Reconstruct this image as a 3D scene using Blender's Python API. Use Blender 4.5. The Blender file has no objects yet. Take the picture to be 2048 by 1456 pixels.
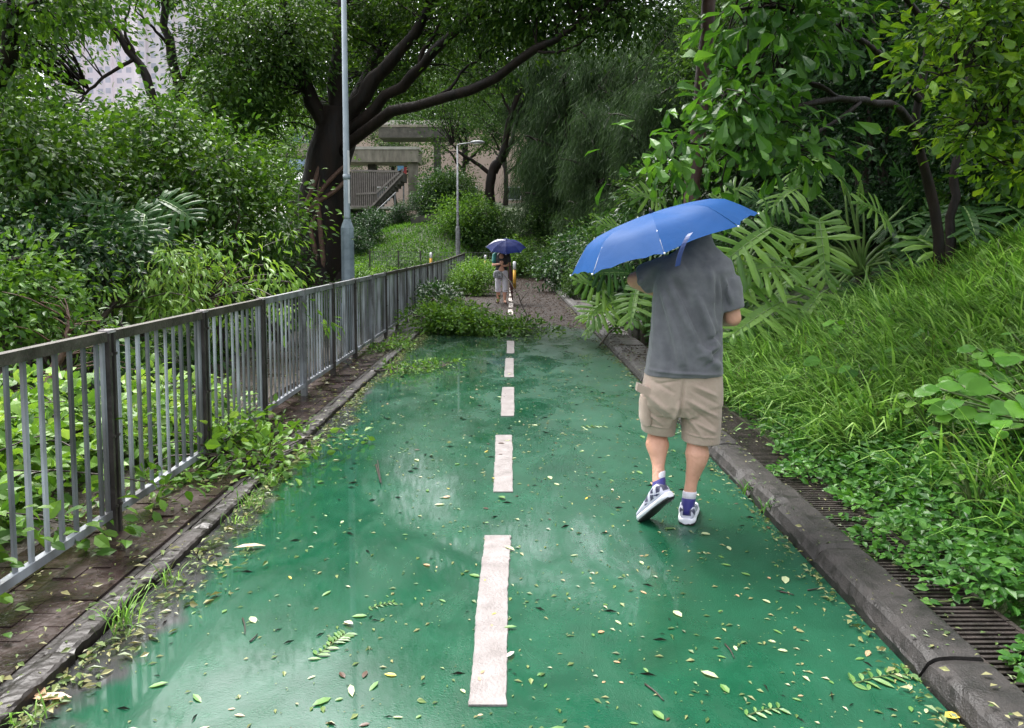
import bpy, bmesh, math, random
import numpy as np
from mathutils import Vector
C = bpy.context.scene
COL = C.collection
R = math.radians
# ------------------------------------------------------------------ camera, world, sun, exposure
CAM_H = 1.5; PITCH = R(4.0); FPX = 1480.0; SHIFT = -0.0649
cd = bpy.data.cameras.new('camera'); cam = bpy.data.objects.new('camera', cd); COL.objects.link(cam)
cd.sensor_fit = 'HORIZONTAL'; cd.sensor_width = 36.0; cd.lens = FPX/2048*36.0; cd.shift_y = SHIFT
cd.clip_start = 0.05; cd.clip_end = 1500
cam.location = (0, 0, CAM_H); cam.rotation_euler = (R(90)-PITCH, 0, R(0))
C.camera = cam
SUN_EL, SUN_AZ = R(62), R(-35)         # overcast light coming from the gap in the trees, up and to the front left
w = bpy.data.worlds.new('World'); C.world = w; w.use_nodes = True
nt = w.node_tree; nt.nodes.clear()
sky = nt.nodes.new('ShaderNodeTexSky'); sky.sky_type = 'NISHITA'; sky.sun_disc = False
sky.sun_elevation = SUN_EL; sky.sun_rotation = SUN_AZ; sky.air_density = 1.0; sky.dust_density = 4.0; sky.ozone_density = 1.0
hs = nt.nodes.new('ShaderNodeHueSaturation'); hs.inputs['Saturation'].default_value = 0.22
bg = nt.nodes.new('ShaderNodeBackground'); bg.inputs[1].default_value = 0.15
ow = nt.nodes.new('ShaderNodeOutputWorld')
nt.links.new(sky.outputs[0], hs.inputs['Color']); nt.links.new(hs.outputs[0], bg.inputs[0]); nt.links.new(bg.outputs[0], ow.inputs[0])
sl = bpy.data.lights.new('sun', 'SUN'); sl.energy = 1.5; sl.angle = R(25); sl.color = (1.0, 0.97, 0.92)
so = bpy.data.objects.new('sun', sl); COL.objects.link(so)
so.rotation_euler = (R(90)-SUN_EL, 0, R(180)-SUN_AZ)
so.location = (0, 0, 60)
C.view_settings.view_transform = 'Standard'; C.view_settings.look = 'None'
C.view_settings.exposure = 1.85; C.view_settings.gamma = 1.0
C.cycles.max_bounces = 7; C.cycles.diffuse_bounces = 4; C.cycles.glossy_bounces = 3
C.cycles.transmission_bounces = 3; C.cycles.transparent_max_bounces = 4; C.cycles.volume_bounces = 0
C.cycles.sample_clamp_indirect = 6.0
C.cycles.use_denoising = True

# ------------------------------------------------------------------ pixel -> place
_f = np.array([0, math.cos(PITCH), -math.sin(PITCH)]); _u = np.array([0, math.sin(PITCH), math.cos(PITCH)]); _r = np.array([1., 0, 0])
CAMP = np.array([0, 0, CAM_H])
def ray(px, py):
    return _f + _r*((px-1024)/FPX) + _u*((728-py+SHIFT*2048)/FPX)
def P(px, py, Y):
    d = ray(px, py); return CAMP + d*(Y/d[1])
def G(px, py, z=0.0):
    d = ray(px, py); return CAMP + d*((z-CAM_H)/d[2])

# ------------------------------------------------------------------ mesh helpers
def nrm(a):
    a = np.asarray(a, float); return a/np.maximum(np.linalg.norm(a, axis=-1, keepdims=True), 1e-9)
def norm_faces(F):
    if isinstance(F, np.ndarray): return [F]
    if len(F) and np.ndim(F[0]) == 1 and not isinstance(F[0], np.ndarray): return [np.asarray(F, np.int32)]
    return [np.asarray(f, np.int32) for f in F if len(f)]
def raw_mesh(name, V, F, mats, smooth=True, mi=None):
    V = np.asarray(V, np.float32)
    Fs = norm_faces(F)
    me = bpy.data.meshes.new(name)
    me.vertices.add(len(V)); me.vertices.foreach_set('co', V.ravel())
    nl = sum(f.size for f in Fs); npoly = sum(len(f) for f in Fs)
    me.loops.add(nl); me.loops.foreach_set('vertex_index', np.concatenate([f.ravel() for f in Fs]))
    tot = np.concatenate([np.full(len(f), f.shape[1], np.int32) for f in Fs])
    st = np.concatenate([[0], np.cumsum(tot)[:-1]]).astype(np.int32)
    me.polygons.add(npoly); me.polygons.foreach_set('loop_start', st); me.polygons.foreach_set('loop_total', tot)
    me.polygons.foreach_set('use_smooth', np.full(npoly, smooth, bool))
    for m in (mats if isinstance(mats, (list, tuple)) else [mats]): me.materials.append(m)
    if mi is not None: me.polygons.foreach_set('material_index', np.asarray(mi, np.int32))
    me.update(calc_edges=True); me.validate()
    return me
def loc_of(o):
    v = np.zeros(3)
    while o is not None: v = v + np.array(o.location); o = o.parent
    return v
def mk(name, V, F, mats, parent=None, smooth=True, mi=None, origin=None):
    """one mesh object; V in world space"""
    V = np.asarray(V, float)
    base = loc_of(parent) if parent is not None else np.zeros(3)
    o0 = np.asarray(origin, float) if origin is not None else base
    o = bpy.data.objects.new(name, raw_mesh(name, V-o0, F, mats, smooth, mi)); COL.objects.link(o)
    if parent is not None: o.parent = parent
    o.location = o0-base
    return o
def tag(o, label=None, cat=None, group=None, kind=None):
    if label: o['label'] = label
    if cat: o['category'] = cat
    if group: o['group'] = group
    if kind: o['kind'] = kind
    return o
def thing(name, label, cat, loc, group=None):
    o = bpy.data.objects.new(name, None); COL.objects.link(o); o.location = [float(v) for v in loc]; o.empty_display_size = .1
    return tag(o, label, cat, group)
def copy_tree(o, loc=None, rz=0.0, sc=1.0, label=None, parent=None):
    c = o.copy(); COL.objects.link(c)
    if parent is not None: c.parent = parent
    else:
        c.location = [float(v) for v in loc]; c.rotation_euler = (0, 0, rz); c.scale = (sc,)*3
        if label: c['label'] = label
    for ch in list(o.children): copy_tree(ch, parent=c)
    return c
class MB:
    def __init__(s): s.V = []; s.F4 = []; s.F3 = []; s.n = 0
    def add(s, V, F):
        V = np.asarray(V, float); s.V.append(V)
        for f in norm_faces(F):
            f = np.asarray(f, int)
            if f.size == 0: continue
            (s.F4 if f.shape[1] == 4 else s.F3).append(f+s.n)
        s.n += len(V); return s
    def box(s, x0, x1, y0, y1, z0, z1):
        V = [(x, y, z) for z in (z0, z1) for y in (y0, y1) for x in (x0, x1)]
        return s.add(V, [[0,2,3,1],[4,5,7,6],[0,1,5,4],[2,6,7,3],[0,4,6,2],[1,3,7,5]])
    def bar(s, a, b, wx, wz, up=(0, 0, 1)):
        a = np.asarray(a, float); b = np.asarray(b, float); d = nrm(b-a); sd = np.cross(d, up)
        if np.linalg.norm(sd) < 1e-6: sd = np.array([1., 0, 0])
        sd = nrm(sd); u = np.cross(sd, d)
        V = [p+sd*sx*wx/2+u*sz*wz/2 for p in (a, b) for sz in (-1, 1) for sx in (-1, 1)]
        return s.add(V, [[0,1,3,2],[4,6,7,5],[0,4,5,1],[2,3,7,6],[0,2,6,4],[1,5,7,3]])
    def tube(s, pts, rad, n=8, caps=True, sq=None):
        V, F4, F3 = tube(pts, rad, n, caps); return s.add(V, [F4, F3])
    def out(s):
        F = []
        if s.F4: F.append(np.concatenate(s.F4))
        if s.F3: F.append(np.concatenate(s.F3))
        return np.concatenate(s.V), F
    def build(s, name, mats, parent=None, smooth=False, origin=None):
        V, F = s.out(); return mk(name, V, F, mats, parent, smooth, None, origin)
def tube(pts, rad, n=8, caps=True):
    pts = np.asarray(pts, float); m = len(pts); rad = np.broadcast_to(np.asarray(rad, float), (m,))
    T = nrm(np.gradient(pts, axis=0))
    ref = np.array([0.31, 0.95, 0.07]) if abs(T[:, 2]).mean() > .6 else np.array([0.05, 0.1, 1.])
    A = nrm(np.cross(T, ref)); B = np.cross(T, A)
    a = np.arange(n)*2*math.pi/n
    ring = A[:, None]*np.cos(a)[None, :, None]+B[:, None]*np.sin(a)[None, :, None]
    V = (pts[:, None]+ring*rad[:, None, None]).reshape(-1, 3)
    i = np.arange(m-1)[:, None]*n; j = np.arange(n)[None]; k = (np.arange(n)+1) % n
    F = np.stack([i+j, i+k, i+n+k, i+n+j], -1).reshape(-1, 4)
    F3 = np.zeros((0, 3), int)
    if caps:
        V = np.vstack([V, pts[0], pts[-1]]); c0 = m*n; e = (m-1)*n; jj = np.arange(n)
        F3 = np.vstack([np.stack([np.full(n, c0), k, jj], -1), np.stack([np.full(n, c0+1), e+jj, e+k], -1)])
    return V, F, F3
def spline(pts, n=16):
    p = np.asarray(pts, float)
    if len(p) == 2: p = np.array([p[0], (p[0]+p[1])/2, p[1]])
    q = np.vstack([2*p[0]-p[1], p, 2*p[-1]-p[-2]]); m = len(p)-1
    t = np.linspace(0, m, n); i = np.minimum(t.astype(int), m-1); u = (t-i)[:, None]
    a, b, c, d = q[i], q[i+1], q[i+2], q[i+3]
    return .5*((2*b)+(-a+c)*u+(2*a-5*b+4*c-d)*u**2+(-a+3*b-3*c+d)*u**3)
def loft(secs, n=24):
    """secs: (centre, rx, ry, exponent, axis_x, axis_y) -> closed skin"""
    V = []; a = np.arange(n)*2*math.pi/n
    for (c, rx, ry, e, ax, ay) in secs:
        ca, sa = np.cos(a), np.sin(a); p = 2.0/e
        x = np.sign(ca)*np.abs(ca)**p*rx; y = np.sign(sa)*np.abs(sa)**p*ry
        V.append(np.asarray(c, float)+x[:, None]*np.asarray(ax, float)+y[:, None]*np.asarray(ay, float))
    m = len(secs); V = np.vstack(V+[[secs[0][0]], [secs[-1][0]]])
    i = np.arange(m-1)[:, None]*n; j = np.arange(n)[None]; k = (np.arange(n)+1) % n
    F = np.stack([i+j, i+k, i+n+k, i+n+j], -1).reshape(-1, 4)
    c0 = m*n; e = (m-1)*n; jj = np.arange(n)
    F3 = np.vstack([np.stack([np.full(n, c0), k, jj], -1), np.stack([np.full(n, c0+1), e+jj, e+k], -1)])
    return V, [F, F3]
XA, YA, ZA = (1., 0, 0), (0, 1., 0), (0, 0, 1.)
def ball(c, r, n=12, m=8):
    r = np.broadcast_to(np.asarray(r, float), (3,)); th = np.linspace(0.05, math.pi-.05, m)
    return loft([((c[0], c[1], c[2]-r[2]*math.cos(t)), r[0]*math.sin(t), r[1]*math.sin(t), 2, XA, YA) for t in th], n)
def remesh(V, F, voxel, smooth=4, sub=0):
    me = raw_mesh('tmp', V, F, []); o = bpy.data.objects.new('tmp', me); COL.objects.link(o)
    m = o.modifiers.new('r', 'REMESH'); m.mode = 'VOXEL'; m.voxel_size = voxel
    if smooth:
        s = o.modifiers.new('s', 'SMOOTH'); s.factor = .5; s.iterations = smooth
    dg = bpy.context.evaluated_depsgraph_get(); dg.update(); ev = o.evaluated_get(dg); m2 = ev.to_mesh()
    V2 = np.zeros(len(m2.vertices)*3, np.float32); m2.vertices.foreach_get('co', V2)
    L = np.zeros(len(m2.loops), np.int32); m2.loops.foreach_get('vertex_index', L)
    tot = np.zeros(len(m2.polygons), np.int32); m2.polygons.foreach_get('loop_total', tot)
    st = np.zeros(len(m2.polygons), np.int32); m2.polygons.foreach_get('loop_start', st)
    N = np.zeros(len(m2.vertices)*3, np.float32); m2.vertices.foreach_get('normal', N)
    F = []
    for k in (3, 4):
        q = st[tot == k]
        if len(q): F.append(L[q[:, None]+np.arange(k)])
    ev.to_mesh_clear(); bpy.data.objects.remove(o); bpy.data.meshes.remove(me)
    return V2.reshape(-1, 3).astype(float), F, N.reshape(-1, 3).astype(float)

# ------------------------------------------------------------------ materials
def newmat(name):
    m = bpy.data.materials.new(name); m.use_nodes = True; t = m.node_tree; t.nodes.clear()
    return m, t, (lambda k, **kw: node(t, k, **kw)), t.links.new
def node(t, k, **kw):
    n = t.nodes.new('ShaderNode'+k)
    for a, v in kw.items():
        if a.startswith('i_'):
            key = a[2:].replace('_', ' ')
            n.inputs[int(key) if key.isdigit() else key].default_value = v
        else: setattr(n, a, v)
    return n
def rgba(c): return (c[0], c[1], c[2], 1.0)
def ramp(N, stops):
    r = N('ValToRGB'); e = r.color_ramp.elements
    while len(e) < len(stops): e.new(0.5)
    for q, (p, c) in zip(e, stops): q.position = p; q.color = rgba(c) if len(c) == 3 else c
    return r
def leafmat(name, cols, rough=.36, trans=.3, spec=.5, tcol=None):
    m, t, N, L = newmat(name)
    gi = N('NewGeometry'); tc = N('TexCoord')
    no = N('TexNoise', i_Scale=1.3, i_Detail=2.0); L(tc.outputs['Object'], no.inputs['Vector'])
    ad = N('Math', operation='MULTIPLY_ADD', i_1=.55); L(no.outputs[0], ad.inputs[0])
    mu = N('Math', operation='MULTIPLY_ADD', i_1=.62, i_2=-.1); L(gi.outputs['Random Per Island'], mu.inputs[0]); L(mu.outputs[0], ad.inputs[2])
    r = ramp(N, [((i+.15)/(len(cols)-.7) if len(cols) > 1 else 0, c) for i, c in enumerate(cols)]); L(ad.outputs[0], r.inputs[0])
    b = N('BsdfPrincipled', i_Roughness=rough); b.inputs['Specular IOR Level'].default_value = spec
    L(r.outputs[0], b.inputs['Base Color'])
    tr = N('BsdfTranslucent'); mx = N('MixRGB', blend_type='MULTIPLY', i_Fac=1.0); L(r.outputs[0], mx.inputs[1]); mx.inputs[2].default_value = rgba(tcol or (1.7, 1.6, .7)); L(mx.outputs[0], tr.inputs[0])
    ms = N('MixShader', i_Fac=trans); L(b.outputs[0], ms.inputs[1]); L(tr.outputs[0], ms.inputs[2])
    o = N('OutputMaterial'); L(ms.outputs[0], o.inputs[0]); return m
def simple(name, c1, c2=None, rough=.6, scale=8.0, bump=.0, bscale=60.0, metal=0.0, spec=.5, r2=None, detail=5.0, stretch=None, coat=0.0, island=False):
    m, t, N, L = newmat(name); tc = N('TexCoord'); vec = tc.outputs['Object']
    if stretch:
        mp = N('Mapping'); mp.inputs['Scale'].default_value = stretch; L(vec, mp.inputs[0]); vec = mp.outputs[0]
    b = N('BsdfPrincipled', i_Roughness=rough, i_Metallic=metal); b.inputs['Specular IOR Level'].default_value = spec
    b.inputs['Coat Weight'].default_value = coat; b.inputs['Coat Roughness'].default_value = .08
    no = N('TexNoise', i_Scale=scale, i_Detail=detail, i_Roughness=.6); L(vec, no.inputs['Vector'])
    fac = no.outputs[0]
    if island:
        gi = N('NewGeometry'); ad = N('Math', operation='MULTIPLY_ADD', i_1=.5); L(gi.outputs['Random Per Island'], ad.inputs[0])
        hf = N('Math', operation='MULTIPLY', i_1=.5); L(fac, hf.inputs[0]); L(hf.outputs[0], ad.inputs[2]); fac = ad.outputs[0]
    r = ramp(N, [(.32, c1), (.68, c2 or c1)]); L(fac, r.inputs[0]); L(r.outputs[0], b.inputs['Base Color'])
    if r2 is not None:
        rr = N('MapRange'); rr.inputs[1].default_value = .35; rr.inputs[2].default_value = .65; rr.inputs[3].default_value = rough; rr.inputs[4].default_value = r2
        L(no.outputs[0], rr.inputs[0]); L(rr.outputs[0], b.inputs['Roughness'])
    if bump:
        n2 = N('TexNoise', i_Scale=bscale, i_Detail=4.0); L(vec, n2.inputs['Vector'])
        bp = N('Bump', i_Strength=bump, i_Distance=.02); L(n2.outputs[0], bp.inputs['Height']); L(bp.outputs[0], b.inputs['Normal'])
    o = N('OutputMaterial'); L(b.outputs[0], o.inputs[0]); return m
M = {}
M['ficus'] = leafmat('ficus_leaf', [(.010,.028,.006), (.026,.068,.010), (.055,.12,.016), (.10,.19,.028)], rough=.5, spec=.25)
M['left'] = leafmat('shrub_leaf', [(.012,.036,.008), (.032,.088,.012), (.07,.155,.018), (.125,.23,.03)], rough=.45, spec=.28)
M['left2'] = leafmat('bright_leaf', [(.025,.075,.010), (.06,.15,.018), (.115,.235,.028), (.17,.31,.05)], rough=.45, spec=.3)
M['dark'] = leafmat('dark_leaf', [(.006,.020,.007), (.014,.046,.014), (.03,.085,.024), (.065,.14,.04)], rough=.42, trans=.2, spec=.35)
M['big'] = leafmat('large_leaf', [(.014,.05,.010), (.032,.10,.015), (.065,.17,.022), (.13,.26,.06)], rough=.42, trans=.35, spec=.28)
M['yellow'] = leafmat('young_leaf', [(.016,.05,.007), (.05,.125,.012), (.15,.28,.022), (.34,.46,.045)], rough=.38, trans=.4, spec=.35)
M['needle'] = leafmat('needle_spray', [(.010,.023,.010), (.022,.043,.018), (.037,.066,.027), (.055,.095,.038)], rough=.7, trans=.3, tcol=(1.2,1.3,.8), spec=.1)
M['far'] = leafmat('distant_leaf', [(.010,.030,.008), (.024,.062,.014), (.048,.105,.022), (.08,.15,.035)], rough=.55, trans=.25, spec=.2)
M['grass'] = leafmat('grass_blade', [(.16,.13,.05), (.055,.15,.02), (.15,.31,.05), (.30,.49,.12), (.52,.66,.30)], rough=.45, trans=.35, spec=.3, tcol=(1.25,1.35,.8))
M['cover'] = leafmat('ground_cover_leaf', [(.018,.07,.012), (.04,.14,.02), (.08,.22,.03), (.15,.30,.06)], rough=.38, trans=.3, spec=.35)
M['broad'] = leafmat('broad_leaf', [(.045,.15,.014), (.07,.20,.018), (.10,.26,.022), (.14,.31,.03)], rough=.42, trans=.35, spec=.35)
M['philo'] = leafmat('lobed_leaf', [(.045,.12,.018), (.10,.22,.035), (.17,.31,.06), (.24,.40,.10)], rough=.3, trans=.3, spec=.4)
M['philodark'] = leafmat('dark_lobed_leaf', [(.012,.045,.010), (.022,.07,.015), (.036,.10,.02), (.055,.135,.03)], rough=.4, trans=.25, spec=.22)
M['petiole'] = simple('petiole', (.10,.19,.045), (.19,.28,.09), rough=.4, scale=4)
M['fallen'] = leafmat('torn_leaf', [(.05,.13,.02), (.11,.23,.035), (.19,.33,.06), (.32,.43,.18)], rough=.42, trans=.3, spec=.35)
M['bark'] = simple('wet_bark', (.004,.003,.0025), (.020,.0125,.009), rough=.55, r2=.75, scale=6, bump=.9, bscale=18, stretch=(1,1,.25), spec=.22)
M['barkred'] = simple('reddish_bark', (.035,.017,.013), (.10,.05,.038), rough=.6, scale=9, bump=.7, bscale=30, stretch=(1,1,.4))
M['root'] = simple('aerial_root', (.06,.03,.02), (.14,.075,.05), rough=.6, scale=12, bump=.5, bscale=40)
M['twig'] = simple('twig_wood', (.02,.014,.01), (.06,.042,.028), rough=.6, scale=10)
M['stem'] = simple('green_stem', (.06,.10,.03), (.12,.16,.05), rough=.5, scale=6)
M['soil'] = simple('ground_soil', (.014,.014,.007), (.04,.05,.018), rough=.8, scale=2.2, bump=.8, bscale=30)
# ================================================================== THE SETTING
rng = np.random.default_rng(7)
def smooth(t): t = np.clip(t, 0, 1); return t*t*(3-2*t)
XK0, XK1 = 1.41, 1.64            # far-side kerb stones
XD1 = 1.95                       # outer edge of the drain
XF = -2.05                       # fence line
def lump(x, y, s=1.0):
    return (np.sin(1.7*s*x+.6*y*s)+np.sin(2.3*s*y-1.1*s*x+1.3)+.6*np.sin(4.1*s*x+3.3*s*y+.5)+.5*np.sin(5.3*s*y-2.7*s*x))/3.1
def terrain(x, y):
    x = np.asarray(x, float); y = np.asarray(y, float)
    t = np.maximum(0, x-XD1-.02); hr = np.where(t < 4.5, .37*t, 1.665+.24*(t-4.5)); hr = hr+.10*np.minimum(1, t)*lump(x, y)
    hr = np.minimum(hr, 7.5)
    l = np.maximum(0, -3.9-x); hl = np.minimum(.10*l, 1.2)+.06*np.minimum(1, l)*lump(x, y)
    cor = smooth(1-abs(x+.1)/3.2)
    y0 = y-4.5*cor
    hf = np.interp(y0, [31, 40, 46, 60, 90], [0, 2.8, 4.0, 5.2, 6.0])+.10*np.clip(y0-32, 0, 1)*lump(x, y, .7)
    hf = hf*np.interp(x, [-8, -4], [.72, 1]); return np.maximum(hr+hl, hf)
def terrain_full(x, y):
    z = terrain(x, y)
    inside = (x > XF-1.75) & (x < XD1+.001) & (y < 34.5)
    return np.where(inside, -.22, z-.02)
xs = np.unique(np.concatenate([np.linspace(-150, -20, 20), np.linspace(-20, XF-1.75, 46), [XF-1.74], np.linspace(XF-1.6, XD1, 16), [XD1+.02], np.linspace(XD1+.1, 14, 60), np.linspace(14.5, 40, 24), np.linspace(45, 150, 14)]))
ys = np.unique(np.concatenate([np.linspace(-12, 1, 12), np.linspace(1, 16, 76), np.linspace(16.4, 34.4, 40), [34.6], np.linspace(35, 62, 50), np.linspace(65, 320, 30)]))
gx, gy = np.meshgrid(xs, ys); gz = terrain_full(gx, gy)
ni, nj = gx.shape; ii = np.arange(ni-1)[:, None]*nj; jj = np.arange(nj-1)[None]
M['turf'] = simple('turf_soil', (.014,.018,.007), (.045,.075,.018), rough=.85, scale=1.6, bump=.8, bscale=24, detail=8)
tag(mk('ground', np.stack([gx, gy, gz], -1).reshape(-1, 3), np.stack([ii+jj, ii+jj+1, ii+nj+jj+1, ii+nj+jj], -1).reshape(-1, 4), M['turf']), kind='structure')

# ---- wet green surface of the cycle path
def path_material():
    m, t, N, L = newmat('green_wet_coating'); tc = N('TexCoord'); o = tc.outputs['Object']
    sx = N('SeparateXYZ'); L(o, sx.inputs[0])
    big = N('TexNoise', i_Scale=.9, i_Detail=4.0, i_Roughness=.6); L(o, big.inputs['Vector'])
    mid = N('TexNoise', i_Scale=5.0, i_Detail=6.0, i_Roughness=.65); L(o, mid.inputs['Vector'])
    fine = N('TexNoise', i_Scale=75.0, i_Detail=5.0); L(o, fine.inputs['Vector'])
    r = ramp(N, [(.30, (.0035,.038,.018)), (.5, (.006,.062,.030)), (.7, (.012,.088,.046))])
    ad = N('Math', operation='MULTIPLY_ADD', i_1=.5); L(mid.outputs[0], ad.inputs[0])
    hb = N('Math', operation='MULTIPLY', i_1=.5); L(big.outputs[0], hb.inputs[0]); L(hb.outputs[0], ad.inputs[2]); L(ad.outputs[0], r.inputs[0])
    # worn coating and silt along the verge edge: grey asphalt shows through
    e = N('MapRange'); e.inputs[1].default_value = -1.22; e.inputs[2].default_value = -1.62; L(sx.outputs[0], e.inputs[0])
    en = N('Math', operation='MULTIPLY_ADD', i_1=1.9, i_2=-.95); L(big.outputs[0], en.inputs[0])
    e2 = N('Math', operation='ADD'); L(e.outputs[0], e2.inputs[0]); L(en.outputs[0], e2.inputs[1])
    mn = N('Math', operation='MULTIPLY_ADD', i_1=.8, i_2=-.4); L(mid.outputs[0], mn.inputs[0])
    e3 = N('Math', operation='ADD', use_clamp=True); L(e2.outputs[0], e3.inputs[0]); L(mn.outputs[0], e3.inputs[1])
    er = ramp(N, [(.42, (0,0,0)), (.62, (1,1,1))]); L(e3.outputs[0], er.inputs[0])
    # the far end of the coating is dulled by silt
    f = N('MapRange'); f.inputs[1].default_value = 9.0; f.inputs[2].default_value = 13.5; f.inputs[4].default_value = .75; L(sx.outputs[1], f.inputs[0])
    f2 = N('Math', operation='MULTIPLY', use_clamp=True); L(f.outputs[0], f2.inputs[0]); fm = N('Math', operation='ADD', i_1=.35); L(mid.outputs[0], fm.inputs[0]); L(fm.outputs[0], f2.inputs[1])
    mxa = N('Math', operation='MAXIMUM'); L(er.outputs[0], mxa.inputs[0]); L(f2.outputs[0], mxa.inputs[1])
    asp = ramp(N, [(.35, (.018,.018,.018)), (.65, (.055,.055,.056))]); L(mid.outputs[0], asp.inputs[0])
    mc = N('MixRGB'); L(mxa.outputs[0], mc.inputs[0]); L(r.outputs[0], mc.inputs[1]); L(asp.outputs[0], mc.inputs[2])
    b = N('BsdfPrincipled'); L(mc.outputs[0], b.inputs['Base Color'])
    # standing water film in patches: mirror-smooth where the film closes, duller where the grit stands out of it
    wm = N('Mapping'); wm.inputs['Scale'].default_value = (1.5, .8, 1); L(o, wm.inputs[0])
    wn = N('TexNoise', i_Scale=1.5, i_Detail=7.0, i_Roughness=.72, i_Distortion=.6); L(wm.outputs[0], wn.inputs['Vector'])
    wr = ramp(N, [(.36, (0,0,0)), (.68, (1,1,1))]); wx = N('Math', operation='MULTIPLY_ADD', i_1=-.10); L(sx.outputs[0], wx.inputs[0]); L(wn.outputs[0], wx.inputs[2]); L(wx.outputs[0], wr.inputs[0])
    rr = N('MapRange'); b.inputs['Specular IOR Level'].default_value = .36; rr.inputs[3].default_value = .36; rr.inputs[4].default_value = .07; L(wr.outputs[0], rr.inputs[0]); L(rr.outputs[0], b.inputs['Roughness'])
    cw = N('Math', operation='MULTIPLY', i_1=1.0); L(wr.outputs[0], cw.inputs[0]); L(cw.outputs[0], b.inputs['Coat Weight']); b.inputs['Coat Roughness'].default_value = .045; b.inputs['Coat IOR'].default_value = 1.4
    v = N('TexVoronoi', i_Scale=190.0); L(o, v.inputs['Vector'])
    hsum = N('Math', operation='MULTIPLY_ADD', i_1=.6); L(v.outputs['Distance'], hsum.inputs[0]); L(fine.outputs[0], hsum.inputs[2])
    bs = N('MapRange'); bs.inputs[3].default_value = .30; bs.inputs[4].default_value = .15; L(wr.outputs[0], bs.inputs[0])
    bp = N('Bump', i_Distance=.0035); L(bs.outputs[0], bp.inputs['Strength']); L(hsum.outputs[0], bp.inputs['Height']); L(bp.outputs[0], b.inputs['Normal'])
    ou = N('OutputMaterial'); L(b.outputs[0], ou.inputs[0]); return m
M['path'] = path_material()
M['asphalt'] = simple('wet_brown_asphalt', (.008,.005,.0038), (.026,.017,.013), spec=.2, rough=.6, r2=.8, scale=3.5, bump=.6, bscale=70, detail=8)
yy = np.linspace(-6, 13.4, 60)
def sheet(name, x0, x1, y0, y1, z, mat, nx=2, ny=2, jag=None):
    X, Y = np.meshgrid(np.linspace(x0, x1, nx), np.linspace(y0, y1, ny)); Z = np.full_like(X, z)
    if jag is not None: Y[-1] += jag(X[-1])
    a, b = X.shape; i = np.arange(a-1)[:, None]*b; j = np.arange(b-1)[None]
    return tag(mk(name, np.stack([X, Y, Z], -1).reshape(-1, 3), np.stack([i+j, i+j+1, i+b+j+1, i+b+j], -1).reshape(-1, 4), mat), kind='structure')
sheet('cycle_path', -1.58, XK0, -6, 13.6, 0.0, M['path'], 40, 30, lambda x: .25*np.sin(3*x)+.12*np.sin(9*x))
b = MB(); b.box(-1.58, XK0, 12.0, 36.5, -.1, -.006); tag(b.build('path', M['asphalt']), kind='structure')
# ---- painted dashes of the centre line: thick rolled paint with ragged edges
M['paint'] = simple('white_road_paint', (.16,.14,.135), (.26,.235,.23), rough=.55, r2=.65, scale=9, bump=.4, bscale=90, detail=7)
M['paintold'] = simple('dirty_road_paint', (.20,.17,.15), (.60,.55,.52), rough=.5, scale=9, bump=.3, bscale=90)
dash_px = [(1413,1073,998,975,.127),(985,871,1010,1006,.122),(833,775,1016,1015,.118),(755,717,1019,1018,.115),(707,682,1022,1021,.112)]
def dash(y0, y1, xa, xb, wd, mat):
    n = max(8, int((y1-y0)/.02)); t = np.linspace(0, 1, n); yv = y0+(y1-y0)*t; xc = xa+(xb-xa)*t
    jl = np.cumsum(rng.normal(0, .0012, n))*.6+rng.normal(0, .0012, n); jr = np.cumsum(rng.normal(0, .0012, n))*.6+rng.normal(0, .0012, n)
    ridge = (rng.random(n) < .05)*.004+rng.normal(0, .0005, n)
    lf = -wd/2+jl-ridge; rt = wd/2+jr+ridge; z = .0065+ridge*.9
    V = np.concatenate([np.stack([xc+lf, yv, z*0-.002], -1), np.stack([xc+lf+.003, yv, z], -1), np.stack([xc+rt-.003, yv, z], -1), np.stack([xc+rt, yv, z*0-.002], -1)])
    i = np.arange(n-1); F = np.concatenate([np.stack([k*n+i, (k+1)*n+i, (k+1)*n+i+1, k*n+i+1], -1) for k in range(3)])
    V = np.vstack([V]); F3 = np.array([[0, 2*n, n], [0, 3*n, 2*n], [n-1, 2*n-1, 3*n-1], [n-1, 3*n-1, 4*n-1]])
    tag(mk('road_marking', V, [F, F3], mat, smooth=False), kind='structure')
for (pa, pb, xb_, xa_, wd) in dash_px:
    a = G(xa_, pa); c = G(xb_, pb); dash(a[1], c[1], a[0], c[0], wd, M['paint'])
yl = G(1021, 682)[1]
k = 0
while True:
    y0 = yl+.55+k*1.95; k += 1
    if y0 > 31: break
    if .5 < k < 60: dash(y0, y0+1.3, -.03, -.03, .115, M['paintold'] if y0 > 13 else M['paint'])
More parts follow.
